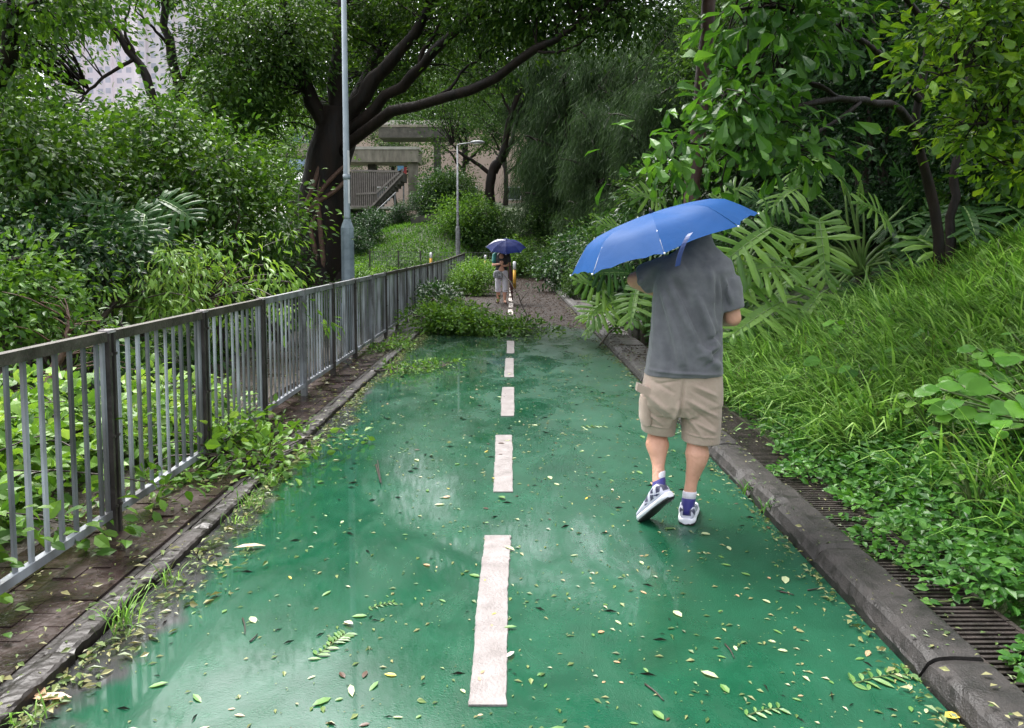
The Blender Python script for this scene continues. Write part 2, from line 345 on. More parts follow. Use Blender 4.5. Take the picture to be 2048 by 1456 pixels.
# ---- kerb stones and drain channel on the bank side
M['kerb'] = simple('wet_kerb_concrete', (.007,.006,.0055), (.032,.027,.025), rough=.42, r2=.7, scale=9, bump=.3, bscale=140, detail=9)
M['kerbdark'] = simple('wet_dark_concrete', (.008,.006,.005), (.028,.021,.019), rough=.3, r2=.6, scale=4, bump=.25, bscale=40, detail=8)
def kerb(name, x0, x1, y0, y1, h, mat, bev=.045, amp=.002, ln=.92):
    b = MB(); y = y0
    while y < y1:
        L_ = ln*(.97+.06*rng.random()); n = 26; yv = np.linspace(y, y+L_-.007, n); dz = rng.normal(0, .0035); dx = rng.normal(0, .003); tl = rng.normal(0, .003)
        prof = [(x0, -.12), (x0+.004, h*.30), (x0+.010, h*.40), (x0+bev*.55, h*.80), (x0+bev-.006, h-.004), (x0+bev+.010, h), ((x0+x1)/2, h+.003), (x1-.016, h), (x1-.003, h-.008), (x1, -.2)]
        ce = .5+rng.normal(0, .28); chip = .020*np.exp(-(((yv-y)/L_-ce)/.05)**2)*(rng.random() < .45)
        endr = .010*(np.exp(-((yv-y)/.018)**2)+np.exp(-((y+L_-.01-yv)/.018)**2))
        rows = []
        for q, (x, z) in enumerate(prof):
            top = z > 0
            w_ = amp*(np.sin(yv*9+q)+rng.normal(0, .9, n))
            rows.append(np.stack([x+dx+(w_ if top else 0*yv)+(chip*.9 if q in (2,3,4) else 0), yv, z+(dz+tl*(yv-y)/L_+amp*.7*rng.normal(0, 1, n)-endr-(chip*.9 if q in (3,4,5) else 0) if top else 0*yv)], -1))
        V = np.concatenate(rows); i_ = np.arange(n-1); m = len(prof)
        F = np.concatenate([np.stack([q*n+i_, q*n+i_+1, (q+1)*n+i_+1, (q+1)*n+i_], -1) for q in range(m-1)])
        caps = np.array([[0, (q+1)*n, (q+2)*n] for q in range(m-2)]+[[n-1, (q+3)*n-1, (q+2)*n-1] for q in range(m-2)])
        b.add(V, [F, caps]); y += L_
    V, F = b.out(); return tag(mk(name, V, F, mat, smooth=False), kind='structure')
kerb('kerb', XK0, XK1, -4, 34, .085, M['kerb'], bev=.055, amp=.0016)
b = MB(); b.box(XK1, XD1+.03, -4, 34, -.3, -.2); b.box(XD1, XD1+.05, -4, 34, -.2, .0); tag(b.build('drain_channel', M['kerbdark']), kind='structure')
M['iron'] = simple('rusty_cast_iron', (.012,.009,.008), (.036,.025,.021), rough=.4, r2=.6, scale=14, bump=.4, bscale=80, spec=.5)
gy0, gl = 1.55, .62
first = None
for k in range(12):
    y0 = gy0+k*gl; b = MB(); x0, x1 = XK1+.008, XD1-.004
    b.box(x0, x0+.022, y0+.004, y0+gl-.004, .012, .042); b.box(x1-.022, x1, y0+.004, y0+gl-.004, .012, .042)
    nb = 19
    for q in range(nb):
        yc = y0+.016+(gl-.032)*q/(nb-1); b.box(x0+.022, x1-.022, yc-.0075, yc+.0075, .018, .039)
    if first is None:
        first = b.build('drain_grate', M['iron'], origin=((x0+x1)/2, y0+gl/2, .01)); g = first
    else:
        g = first.copy(); COL.objects.link(g); g.location.y = y0+gl/2; g.location.x += rng.normal(0, .0015); g.rotation_euler.z = rng.normal(0, .004)
    tag(g, 'brown iron slotted grate in the drain beside the kerb', 'drain grate', 'iron grates in a row along the drain')
M['slab'] = simple('drain_slab_concrete', (.02,.017,.015), (.07,.06,.053), rough=.3, r2=.6, scale=6, bump=.7, bscale=50)
for k in range(12):
    y0 = gy0+12*gl+.01+k*.9; b = MB(); b.box(XK1+.01, XD1-.005, y0, y0+.88, -.03, .03+.01*(k % 3))
    tag(b.build('drain_slab', M['slab'], origin=(1.8, y0+.44, 0)), 'flat dark concrete slab covering the drain beyond the grates', 'drain slab', 'concrete slabs over the drain')
# raised inspection chamber beside the kerb
c0 = P(1262, 662, 12.2)
t = thing('inspection_chamber', 'low square concrete chamber with a dark slab lid beside the kerb', 'drain chamber', (2.35, 12.1, 0))
b = MB(); b.box(1.98, 2.8, 11.6, 12.6, -.1, .17); b.build('chamber_wall', M['slab'], t)
b = MB(); b.box(1.95, 2.83, 11.57, 12.63, .173, .225); b.box(2.05, 2.2, 11.75, 11.79, .226, .236); b.build('lid', M['kerb'], t)

# ---- brick verge under the fence, with its edging stones
M['verge'] = simple('wet_dark_paving', (.008,.005,.0045), (.055,.033,.030), rough=.05, r2=.4, scale=3.4, bump=.22, bscale=34, detail=9)
def verge():
    b = MB(); bw, bl = .105, .21
    x0, x1 = -2.36, -1.70
    yv = -3.0; r = 0
    nx = int((x1-x0)/bw)
    for q in range(nx):
        y = -3+(q % 2)*bl/2
        while y < 11:
            zz = .032+rng.normal(0, .0024)+.012*math.sin(1.3*y+q*.4)*.6
            b.box(x0+q*bw+.001, x0+(q+1)*bw-.001, y+.001, y+bl-.001, -.02, zz); y += bl
    V, F = b.out(); return V, F
V, F = verge(); tag(mk('verge_paving', V, F, M['verge'], smooth=False), kind='structure')
b = MB(); b.box(-2.38, -1.70, -4, 34, -.1, .018); tag(b.build('verge', M['kerbdark']), kind='structure')
kerb('kerb', -1.70, -1.58, -4, 33, .035, M['kerbdark'], bev=.03, amp=.0022, ln=.6)
# ---- walkway behind the fence
M['walk'] = simple('muddy_wet_walkway', (.045,.032,.025), (.12,.098,.088), rough=.22, r2=.55, scale=1.7, bump=.5, bscale=50, detail=9)
b = MB(); b.box(XF-1.75, -2.38, -4, 34, -.2, .004); tag(b.build('walkway', M['walk']), kind='structure')

# ================================================================== FENCE
M['galv'] = simple('stained_grey_metal', (.035,.032,.03), (.30,.32,.36), rough=.45, scale=2.0, spec=.5, island=True, detail=3)
def galv():
    m, t, N, L = newmat('grey_painted_bars'); gi = N('NewGeometry'); tc = N('TexCoord')
    no = N('TexNoise', i_Scale=1.4, i_Detail=4.0); mp = N('Mapping'); mp.inputs['Scale'].default_value = (1, 3, 1.2); L(tc.outputs['Object'], mp.inputs[0]); L(mp.outputs[0], no.inputs['Vector'])
    r = ramp(N, [(0, (.03,.026,.024)), (.10, (.035,.03,.027)), (.18, (.20,.215,.24)), (.5, (.32,.34,.38)), (1, (.43,.46,.51))]); L(gi.outputs['Random Per Island'], r.inputs[0])
    st = ramp(N, [(.40, (1,1,1)), (.62, (.28,.25,.23))]); L(no.outputs[0], st.inputs[0])
    mx = N('MixRGB', blend_type='MULTIPLY', i_Fac=.85); L(r.outputs[0], mx.inputs[1]); L(st.outputs[0], mx.inputs[2])
    b = N('BsdfPrincipled', i_Roughness=.42); L(mx.outputs[0], b.inputs['Base Color'])
    o = N('OutputMaterial'); L(b.outputs[0], o.inputs[0]); return m
M['bars'] = galv()
M['railmoss'] = simple('mossy_rail', (.03,.024,.018), (.085,.075,.06), rough=.5, scale=7, bump=.4, bscale=60)
M['railgrey'] = simple('grey_rail', (.10,.10,.10), (.28,.29,.31), rough=.42, scale=7, bump=.3, bscale=60)
M['postdark'] = simple('grimy_steel_post', (.020,.016,.014), (.075,.064,.06), rough=.42, scale=5, bump=.3, bscale=50)
M['cap'] = simple('pale_post_cap', (.25,.22,.22), (.42,.39,.39), rough=.5, scale=20)
fence = thing('metal_fence', 'long grey vertical-bar metal fence with dark posts along the wet verge', 'fence', (XF, 2.5, 0))
def ground_fence(y): return 0.035+max(0.0, y-22)*.012
pys = [1.38, 2.54]+[P(px, 640, 1)[0]*0+2.05*FPX/(1024-px) for px in (208, 400, 520, 603)]
while pys[-1] < 31.5: pys.append(pys[-1]+1.18)
for i, y in enumerate(pys):
    z0 = ground_fence(y); lean = rng.normal(0, .006)
    b = MB(); tone = M['postdark'] if i not in (5, 8, 13, 18) else M['railgrey']
    b.box(XF-.022, XF+.030, y-.030, y-.012, z0-.1, z0+1.025); b.box(XF-.022, XF+.030, y+.012, y+.030, z0-.1, z0+1.025); b.box(XF-.022, XF-.012, y-.012, y+.012, z0-.1, z0+1.05)
    for zb in (.14, .5, .92): b.bar((XF+.030, y-.021, z0+zb), (XF+.038, y-.021, z0+zb), .014, .014); b.bar((XF+.030, y+.021, z0+zb), (XF+.038, y+.021, z0+zb), .014, .014)
    po = b.build('post', tone, fence)
    b = MB(); b.box(XF-.024, XF+.032, y-.0325, y+.0325, z0+1.027, z0+1.043)
    b.build('cap', M['cap'] if i in (2, 3, 4, 5, 7) else M['postdark'], po)
for i in range(len(pys)-1):
    y0, y1 = pys[i]+.034, pys[i+1]-.034; za, zb = ground_fence(y0), ground_fence(y1); b = MB()
    b.bar((XF, y0, za+.10), (XF, y1, zb+.10), .034, .040)
    n = 10 if i < 5 else 10
    for q in range(n):
        u = (q+.6)/(n+.2); y = y0+(y1-y0)*u; z0 = za+(zb-za)*u
        hw = .0115 if i < 5 else .015
        b.box(XF-.006+rng.normal(0, .002), XF+.006, y-hw, y+hw, z0+.12, z0+.985)
    # flat end stiles of the panel
    for y in (y0+.012, y1-.012): b.box(XF-.008, XF+.008, y-.012, y+.012, za+.12, zb+.985)
    b.build('bar_panel', M['bars'], fence)
    b = MB(); b.bar((XF, y0-.003, za+1.01), (XF, y1+.003, zb+1.01), .045, .05); b.build('top_rail', M['railmoss'] if i in (0,1,2,3) or i > 8 else M['railgrey'], fence)

# ================================================================== LAMP POSTS
M['lampgrey'] = simple('grey_lamp_paint', (.22,.27,.31), (.33,.38,.43), rough=.42, scale=3, bump=.12, bscale=30)
M['lampbase'] = simple('weathered_blue_grey_paint', (.11,.15,.18), (.26,.32,.37), rough=.5, scale=5, bump=.15, bscale=30, detail=8)
M['sticker'] = simple('torn_white_sticker', (.65,.65,.68), (.85,.85,.88), rough=.6)
M['lens'] = simple('pale_lamp_lens', (.7,.72,.72), (.8,.8,.8), rough=.25)
def lamp(base, label, hgt, head_dir, tone1, tone2, rb=.095, rt=.044, hs=1.87, stick=False):
    t = thing('lamp_post', label, 'street lamp', base, 'grey street lamps behind the fence'); x, y, z = base
    b = MB(); b.tube([(x, y, z-.3), (x, y, z+.05), (x, y, z+hs-.22)], [rb*1.02, rb*1.02, rb*.96], 8); b.tube([(x, y, z+hs-.219), (x, y, z+hs-.12), (x, y, z+hs)], [rb*.99, rb*.96, rt*1.15], 8)
    bb = b.build('base_section', tone2, t)
    b = MB(); b.bar((x-.03, y-rb*.93, z+.55), (x-.03, y-rb*.93-.012, z+.55), .1, .3, up=(0, 0, 1)); b.build('access_door', tone2, bb)
    b = MB(); b.tube([(x, y, z+hs+.001), (x, y, z+hs+.03), (x, y, z+hgt)], [rt*1.1, rt, rt*.62], 14); b.tube([(x, y, z+hs+.55), (x, y, z+hs+.62)], [rt*1.12, rt*1.12], 14)
    b.build('pole', tone1, t, smooth=True)
    hx, hy = head_dir
    b = MB(); b.tube(spline([(x, y, z+hgt-.05), (x+hx*.05, y+hy*.05, z+hgt+.05), (x+hx*.6, y+hy*.6, z+hgt+.12)], 8), .025, 10); ar = b.build('arm', tone1, t, smooth=True)
    V, F = loft([((x+hx*s, y+hy*s, z+hgt+.13+dz), 0.5*wd, hh, 2.2, (-hy, hx, 0), ZA) for s, wd, hh, dz in ((.55, .05, .03, 0), (.65, .17, .055, .01), (.85, .24, .07, .015), (1.05, .2, .055, .01), (1.15, .07, .02, 0))], 16)
    hd = mk('lamp_head', V, F, tone1, t)
    V, F = loft([((x+hx*s, y+hy*s, z+hgt+.085), 0.5*wd, hh, 2.2, (-hy, hx, 0), ZA) for s, wd, hh in ((.68, .08, .01), (.85, .18, .03), (1.02, .08, .01))], 14)
    mk('lens', V, F, M['lens'], hd)
    if stick:
        a = np.linspace(.1, 1.2, 6)-1.1
        V = []; F = []
        r = rt*1.02+.001
        for k, zz in enumerate(np.linspace(z+hs+.22, z+hs+.95, 9)):
            for aa in a: V.append((x+r*math.cos(aa), y+r*math.sin(aa), zz))
        F = [[k*6+j, k*6+j+1, k*6+j+7, k*6+j+6] for k in range(8) for j in range(5) if not (j == 4 and k % 3 == 1)]
        mk('sticker', V, F, M['sticker'], t)
    return t
p = P(697, 600, 10.4); lamp((p[0], 10.4, 0), 'near grey lamp post with thick octagonal base section behind the fence', 7.5, (.8, -.6), M['lampgrey'], M['lampbase'], stick=True)
p = P(916, 520, 31.5); lamp((p[0], 31.5, .35), 'distant slim lamp post with pale lamp head, by the far end of the fence', 5.35, (1, -.1), M['railgrey'], M['railgrey'], rb=.105, rt=.05, hs=2.0)

# ================================================================== FOOTBRIDGE, BUILDINGS BEHIND
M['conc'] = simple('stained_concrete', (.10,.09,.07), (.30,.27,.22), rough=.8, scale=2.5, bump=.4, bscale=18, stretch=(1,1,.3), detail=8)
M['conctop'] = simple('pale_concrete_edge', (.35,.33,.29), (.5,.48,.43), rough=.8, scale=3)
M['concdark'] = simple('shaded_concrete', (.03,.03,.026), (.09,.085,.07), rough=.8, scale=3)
M['railbar'] = simple('grey_brown_railing', (.16,.135,.125), (.26,.225,.21), rough=.5, scale=5)
YB = 47.0
M['stairwall'] = simple('brown_stair_wall', (.05,.042,.038), (.10,.085,.075), rough=.8, scale=3)
fb = thing('concrete_footbridge', 'concrete footbridge with barred stair railing beyond the big tree', 'footbridge', P(760, 470, YB))
def pbox(x0, x1, y0, y1, Y, dep):
    a = P(x0, y1, Y); c = P(x1, y0, Y); return (a[0], c[0], Y, Y+dep, a[2], c[2])
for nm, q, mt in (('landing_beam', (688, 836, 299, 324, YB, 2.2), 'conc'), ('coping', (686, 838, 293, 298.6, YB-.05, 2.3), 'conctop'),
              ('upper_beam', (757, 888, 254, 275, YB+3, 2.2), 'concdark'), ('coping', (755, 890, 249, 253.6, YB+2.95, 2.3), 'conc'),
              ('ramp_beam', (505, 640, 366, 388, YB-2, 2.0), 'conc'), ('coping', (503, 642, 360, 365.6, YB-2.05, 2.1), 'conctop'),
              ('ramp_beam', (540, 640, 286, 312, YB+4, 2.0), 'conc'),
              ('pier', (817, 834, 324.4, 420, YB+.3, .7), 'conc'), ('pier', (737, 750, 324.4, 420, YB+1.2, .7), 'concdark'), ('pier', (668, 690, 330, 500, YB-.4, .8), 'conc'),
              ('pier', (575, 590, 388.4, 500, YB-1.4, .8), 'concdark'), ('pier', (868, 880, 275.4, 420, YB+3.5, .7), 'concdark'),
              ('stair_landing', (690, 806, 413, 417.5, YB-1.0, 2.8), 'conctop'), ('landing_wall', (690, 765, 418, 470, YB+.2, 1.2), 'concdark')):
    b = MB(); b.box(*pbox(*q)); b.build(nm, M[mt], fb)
# stair flight: dark underside, railing of thin bars on its outer side
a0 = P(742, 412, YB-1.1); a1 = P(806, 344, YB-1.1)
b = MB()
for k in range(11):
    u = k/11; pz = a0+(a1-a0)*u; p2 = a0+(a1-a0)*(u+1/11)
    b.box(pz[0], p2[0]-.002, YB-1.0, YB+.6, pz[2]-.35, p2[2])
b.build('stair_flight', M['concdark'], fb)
b = MB()
for k in range(25):
    x = 703+k*(804-703)/24; pt = P(x, 343, YB-1.12)
    low = 413 if x < 742 else 413+(x-742)*(346-413)/(804-742)+2
    pb = P(x, low, YB-1.12); b.box(pt[0]-.028, pt[0]+.028, YB-1.14, YB-1.11, pb[2], pt[2])
for (x0, y0, x1, y1) in ((702, 341, 806, 343), (702, 413, 744, 413), (744, 412, 806, 346), (712, 388, 752, 386), (752, 386, 806, 338)):
    b.bar(P(x0, y0, YB-1.15), P(x1, y1, YB-1.15), .09, .11)
b.build('stair_railing', M['railbar'], fb)
b = MB(); b.box(*pbox(700, 742, 345, 412, YB+.4, .3)); b.box(*pbox(742.2, 800, 345, 372, YB+.4, .3)); b.build('stair_wall', M['stairwall'], fb)
t = thing('handrail', 'thin sloping pale handrail rising from the shrubs to the footbridge landing', 'handrail', P(752, 424, YB-3))
b = MB(); b.bar(P(750, 425, YB-3), P(792, 385, YB-2), .07, .07); b.build('rail', M['railgrey'], t)
b = MB(); b.bar(P(750, 425, YB-3), P(750, 450, YB-3), .07, .07); b.bar(P(790, 386, YB-2), P(790, 430, YB-2), .07, .07); b.build('post', M['railgrey'], t)
# banner and kiosk seen between the piers
M['red'] = simple('red_banner', (.45,.05,.06), (.55,.10,.10), rough=.6); M['blue'] = simple('blue_banner', (.10,.28,.5), (.18,.40,.62), rough=.6); M['white'] = simple('white_panel', (.7,.7,.74), (.82,.82,.86), rough=.6)
t = thing('street_banner', 'small red and blue banner showing beside the footbridge pier', 'banner', P(806, 400, YB+5))
b = MB(); b.box(*pbox(801, 813, 334, 356, YB+5, .05)); b.build('red_panel', M['red'], t); b = MB(); b.box(*pbox(795, 807, 325, 342, YB+4.9, .05)); b.build('blue_panel', M['blue'], t); b = MB(); b.box(*pbox(806, 808, 325, 420, YB+5.08, .08)); b.build('pole', M['railgrey'], t)
# pinkish low building behind the footbridge
M['pink'] = simple('pink_render', (.46,.34,.29), (.56,.43,.37), rough=.85, scale=.6); M['glass'] = simple('window_glass', (.05,.06,.07), (.12,.13,.14), rough=.15, scale=.4); M['palewall'] = simple('pale_wall', (.5,.45,.4), (.6,.55,.5), rough=.85)
YP = 78.0
t = thing('pink_building', 'low pinkish rendered building seen behind the footbridge', 'building', P(850, 420, YP))
q = pbox(640, 1330, 252, 520, YP, 12); b = MB(); b.box(*q); b.build('wall', M['pink'], t)
q2 = (q[0]-.5, q[1]+.5, YP-.5, YP+12.5, q[5]+.01, q[5]+.5); b = MB(); b.box(*q2); b.build('roof', M['palewall'], t)
for k in range(8):
    x = q[0]+2.0+k*(q[1]-q[0]-4)/7
    for zz in (.50,):
        z0 = q[4]+(q[5]-q[4])*zz; b = MB(); b.box(x-.8, x+.8, YP-.06, YP-.004, z0-.7, z0+.7); wf = b.build('window', M['white'], t)
        b = MB(); b.box(x-.7, x+.7, YP-.09, YP-.062, z0-.6, z0+.6); b.build('pane', M['glass'], wf)
t = thing('kiosk', 'pale blue and white kiosk half hidden behind the big trunk', 'kiosk', P(590, 330, 60))
b = MB(); b.box(*pbox(578, 604, 262, 340, 60, 2)); b.build('wall', simple('pale_blue_panel', (.30,.42,.62), (.42,.55,.75), rough=.6), t)
b = MB(); b.box(*pbox(574, 624, 253, 261.8, 59.6, 3)); b.build('roof', M['white'], t)
# two high apartment towers, far off to the front left; distance haze put into their pale colours
M['tower'] = simple('hazed_lavender_render', (.70,.63,.68), (.80,.74,.78), rough=.85, scale=.1); M['towerbay'] = simple('pink_tower_bay', (.68,.60,.65), (.77,.70,.74), rough=.85, scale=.2)
M['towerwin'] = simple('tower_window', (.36,.36,.44), (.5,.5,.58), rough=.3, scale=.3)
def tower(x0, x1, ytop, Y, label, cols, floors):
    a = P(x0, 300, Y); c = P(x1, ytop, Y); t = thing('apartment_tower', label, 'tower block', ((a[0]+c[0])/2, Y, 5), None)
    b = MB(); b.box(a[0], c[0], Y, Y+18, 0, c[2]); b.build('wall', M['tower'], t)
    wd = (c[0]-a[0])/cols; fh = (c[2]-8)/floors
    b = MB()
    for k in range(0, cols, 3): b.box(a[0]+k*wd+.1*wd, a[0]+k*wd+.9*wd, Y-1.4, Y-.01, 3, c[2]-2)
    b.build('bay', M['towerbay'], t)
    b = MB()
    for k in range(cols):
        off = 1.43 if k % 3 == 0 else .03
        for f in range(floors):
            z0 = 6+f*fh; b.box(a[0]+(k+.24)*wd, a[0]+(k+.76)*wd, Y-off-.03, Y-off, z0+fh*.3, z0+fh*.8)
    tag(b.build('window', M['towerwin'], t), kind='stuff')
    b = MB(); b.box(a[0]+wd, c[0]-wd, Y+4, Y+12, c[2]+.01, c[2]+4); b.build('roof', M['tower'], t)
tower(285, 440, -160, 250, 'tall pale lavender apartment tower rising behind the trees', 9, 30)
tower(100, 262, -10, 300, 'lower hazy apartment tower left of the taller one, seen through leaves', 9, 22)

# ---- bollards and wire fence at the far end, low wall across the bank
M['yellow_paint'] = simple('yellow_paint', (.55,.28,.02), (.65,.36,.04), rough=.5)
def bollard(px, py0, py1, Y, label):
    a = P(px, py1, Y); c = P(px, py0, Y); h = c[2]-a[2]; t = thing('bollard', label, 'bollard', a, 'yellow and white bollards at the far end')
    b = MB(); b.tube([a, a+[0, 0, h*.7]], .055, 10); b.build('post', M['yellow_paint'], t, smooth=True)
    b = MB(); b.tube([a+[0, 0, h*.701], a+[0, 0, h*.96], a+[0, 0, h]], [.056, .056, .03], 10); b.build('reflector_band', M['white'], t, smooth=True)
p = G(1028, 590); bollard(1029, 523, 578, 25.5, 'yellow bollard with white top beside the walking person')
bollard(971, 510, 545, 33, 'yellow bollard with white top standing among weeds beyond the fence end')
bollard(862, 505, 542, 31, 'yellow bollard with white top just behind the fence')
t = thing('wire_fence', 'low thin wire fence on dark posts below the grassy bank', 'fence', P(860, 545, 32.5))
b = MB()
wp = [P(px, 545, 32.5+.4*k) for k, px in enumerate((740, 797, 841, 915, 985))]
for p in wp:
    b = MB(); b.box(p[0]-.035, p[0]+.035, p[1]-.03, p[1]+.03, p[2]-.3, p[2]+.98); b.build('post', M['postdark'], t)
b = MB()
for p, q in zip(wp[:-1], wp[1:]):
    for k in range(5): b.bar(p+[0, 0, .15+.19*k], q+[0, 0, .15+.19*k], .012, .012)
    for k in range(1, 12): u = p+(q-p)*k/12; b.bar(u+[0, 0, .1], u+[0, 0, .95], .01, .01)
b.build('wire_mesh', M['railgrey'], t)
t = thing('low_wall', 'low dark retaining wall crossing the grassy bank', 'wall', (0, 40.5, 2.6))
b = MB(); pts = [(x, 40.6+.15*math.sin(x), float(terrain(x, 40.6))-.1) for x in np.linspace(-5.5, 9, 16)]
for p, q in zip(pts[:-1], pts[1:]): b.bar((p[0], p[1], p[2]+.2), (q[0]-.004, q[1], q[2]+.2), .25, .6)
b.build('stone_face', M['concdark'], t)
# ================================================================== VEGETATION HELPERS
TPL = {
 'diamond': (np.array([[0,0,0],[.45,-.5,.10],[1,0,-.08],[.45,.5,.10]]), np.array([[0,1,2],[0,2,3]])),
 'oval': (np.array([[0,0,0],[.30,-.42,.07],[.68,-.40,.04],[1,0,-.14],[.68,.40,.04],[.30,.42,.07],[.34,0,0],[.7,0,-.04]]),
          np.array([[0,1,6],[6,1,2],[6,2,7],[7,2,3],[7,3,4],[7,4,6],[6,4,5],[0,6,5]])),
 'obov': (np.array([[0,0,0],[.35,-.22,.05],[.78,-.45,.05],[.97,-.2,-.07],[1,0,-.12],[.97,.2,-.07],[.78,.45,.05],[.35,.22,.05],[.4,0,0],[.8,0,-.02]]),
          np.array([[0,1,8],[8,1,2],[8,2,9],[9,2,3],[9,3,4],[9,4,5],[9,5,6],[9,6,8],[8,6,7],[0,8,7]])),
 'strip': (np.array([[0,-.25,0],[0,.25,0],[.35,.5,.0],[.35,-.5,0],[.7,.45,-.10],[.7,-.45,-.10],[1,0,-.28]]), np.array([[0,3,2],[0,2,1],[3,5,4],[3,4,2],[5,6,4]])),
}
def round_tpl():
    ts = [0, .08, .22, .42, .62, .8, .92, 1.0]; ws = [.02, .26, .44, .5, .46, .33, .17, .0]; V = []; F = []
    for t, w_ in zip(ts, ws):
        dz = -.22*t*t+.03*math.sin(9*t)
        V += [[t-(.06 if w_ > .2 and t < .2 else 0), -w_, dz+.10*w_*2*.6+.03*math.sin(14*t)], [t-.0, -w_*.5, dz+.05], [t, 0, dz], [t, w_*.5, dz+.05], [t-(.06 if w_ > .2 and t < .2 else 0), w_, dz+.10*w_*2*.6-.03*math.sin(14*t)]]
    for i in range(len(ts)-1):
        for j in range(4): a = i*5+j; F += [[a, a+1, a+6], [a, a+6, a+5]]
    return np.array(V), np.array(F)
TPL['round'] = round_tpl()
def leaves(Pt, D, Nn, L, W, tpl):
    tv, tf = TPL[tpl]; Pt = np.asarray(Pt, float); n = len(Pt)
    D = nrm(D); S = nrm(np.cross(D, Nn)); Nn = np.cross(S, D)
    L = np.broadcast_to(np.asarray(L, float), (n,)); W = np.broadcast_to(np.asarray(W, float), (n,))
    V = Pt[:, None]+L[:, None, None]*(tv[None, :, 0:1]*D[:, None]+W[:, None, None]*tv[None, :, 1:2]*S[:, None]+tv[None, :, 2:3]*Nn[:, None])
    F = tf[None]+(np.arange(n)*len(tv))[:, None, None]
    return V.reshape(-1, 3), F.reshape(-1, 3)
def merge(parts):
    V = []; F = []; n = 0
    for v, f in parts: V.append(v); F.append(f+n); n += len(v)
    return np.concatenate(V), np.concatenate(F)
def rdir(n, g): return nrm(g.normal(size=(n, 3)))
def in_lobes(lobes, n, g, shell=.45):
    w_ = np.array([(l[1][0]*l[1][1]*l[1][2])**.72*(l[2] if len(l) > 2 else 1) for l in lobes]); w_ /= w_.sum()
    k = g.choice(len(lobes), n, p=w_)
    c = np.array([l[0] for l in lobes])[k]; r = np.array([np.broadcast_to(l[1], 3) for l in lobes])[k]
    d = rdir(n, g); rad = g.random(n)**shell
    return c+d*r*rad[:, None], nrm(d*r)
def leaf_clumps(cen, out, per, rc, L, Wr, tpl, g, droop=.3, flat=.7, outw=.5):
    n = len(cen)*per; C_ = np.repeat(cen, per, 0); O_ = np.repeat(out, per, 0)
    of = g.normal(size=(n, 3))*np.array([1, 1, flat])*(np.repeat(rc*(.6+.8*g.random(len(cen))), per)[:, None])*.55
    D = nrm(of)*.8+O_*outw+g.normal(size=(n, 3))*.45+np.array([0, 0, -droop])
    Nn = np.array([0, 0, 1.])+g.normal(size=(n, 3))*.55+O_*.25
    return leaves(C_+of, D, Nn, L*(.6+.75*g.random(n)), Wr*(.8+.4*g.random(n)), tpl)
def twigs_to(cen, limbs, g, r0=.012, frac=.9, start=.25):
    """thin curved twigs from the nearest limb sample to clump centres"""
    S = np.concatenate([l[int(len(l)*start):] for l in limbs]); b = MB()
    for c in cen:
        if g.random() > frac: continue
        dd = np.linalg.norm(S-c, axis=1)+np.maximum(0, S[:, 2]-c[2])*.6; s = S[dd.argmin()]
        mid = (s+c)/2+np.array([g.normal()*.08, g.normal()*.08, .12])*np.linalg.norm(c-s)
        b.tube(spline([s, mid, c], 5), np.linspace(r0*(1+.25*np.linalg.norm(c-s)), r0*.35, 5), 4, False)
    return b
def limb_mesh(b, pts, r0, r1, g, n=14, seg=10, wob=.03, out=None):
    s = spline(pts, n); L = np.linalg.norm(s[-1]-s[0]); s[1:-1] += g.normal(size=(n-2, 3))*wob*min(1, L*.25)
    t = np.linspace(0, 1, n); r = r0*(1-t)**.8+r1*(1-(1-t)**.8)
    r = r*(1+.06*np.sin(np.arange(n)*2.1+g.random()*6))
    b.tube(s, r, seg); 
    if out is not None: out.append(s)
def tree(name, label, cat, base, limbs, lobes, nclump, per, L, Wr, tpl, mat, bark, seed, group=None, droop=.3, rc=.45, twig=.012, frac=.6, flat=.7, shell=.45, outw=.5, start=.25, seg=10, wob=.03):
    g = np.random.default_rng(seed); t = thing(name, label, cat, base, group)
    b = MB(); ls = []
    for (pts, r0, r1) in limbs: limb_mesh(b, pts, r0, r1, g, out=ls, seg=seg, wob=wob)
    cen, out = in_lobes(lobes, nclump, g, shell)
    tw = twigs_to(cen, ls, g, twig, frac, start)
    if tw.n: V, F = tw.out(); b.add(V, F)
    b.build('trunk' if 'tree' in name else 'stem', bark, t, smooth=True)
    V, F = leaf_clumps(cen, out, per, rc, L, Wr, tpl, g, droop, flat, outw)
    mk('crown' if 'tree' in name else 'foliage', V, F, mat, t, smooth=False)
    return t
def lobe(px, py, Y, rx, ry, rd=None, wgt=1.0):
    s = Y/FPX; c = P(px, py, Y); return (c, (rx*s, rd if rd else (rx+ry)*.5*s, ry*s), wgt)

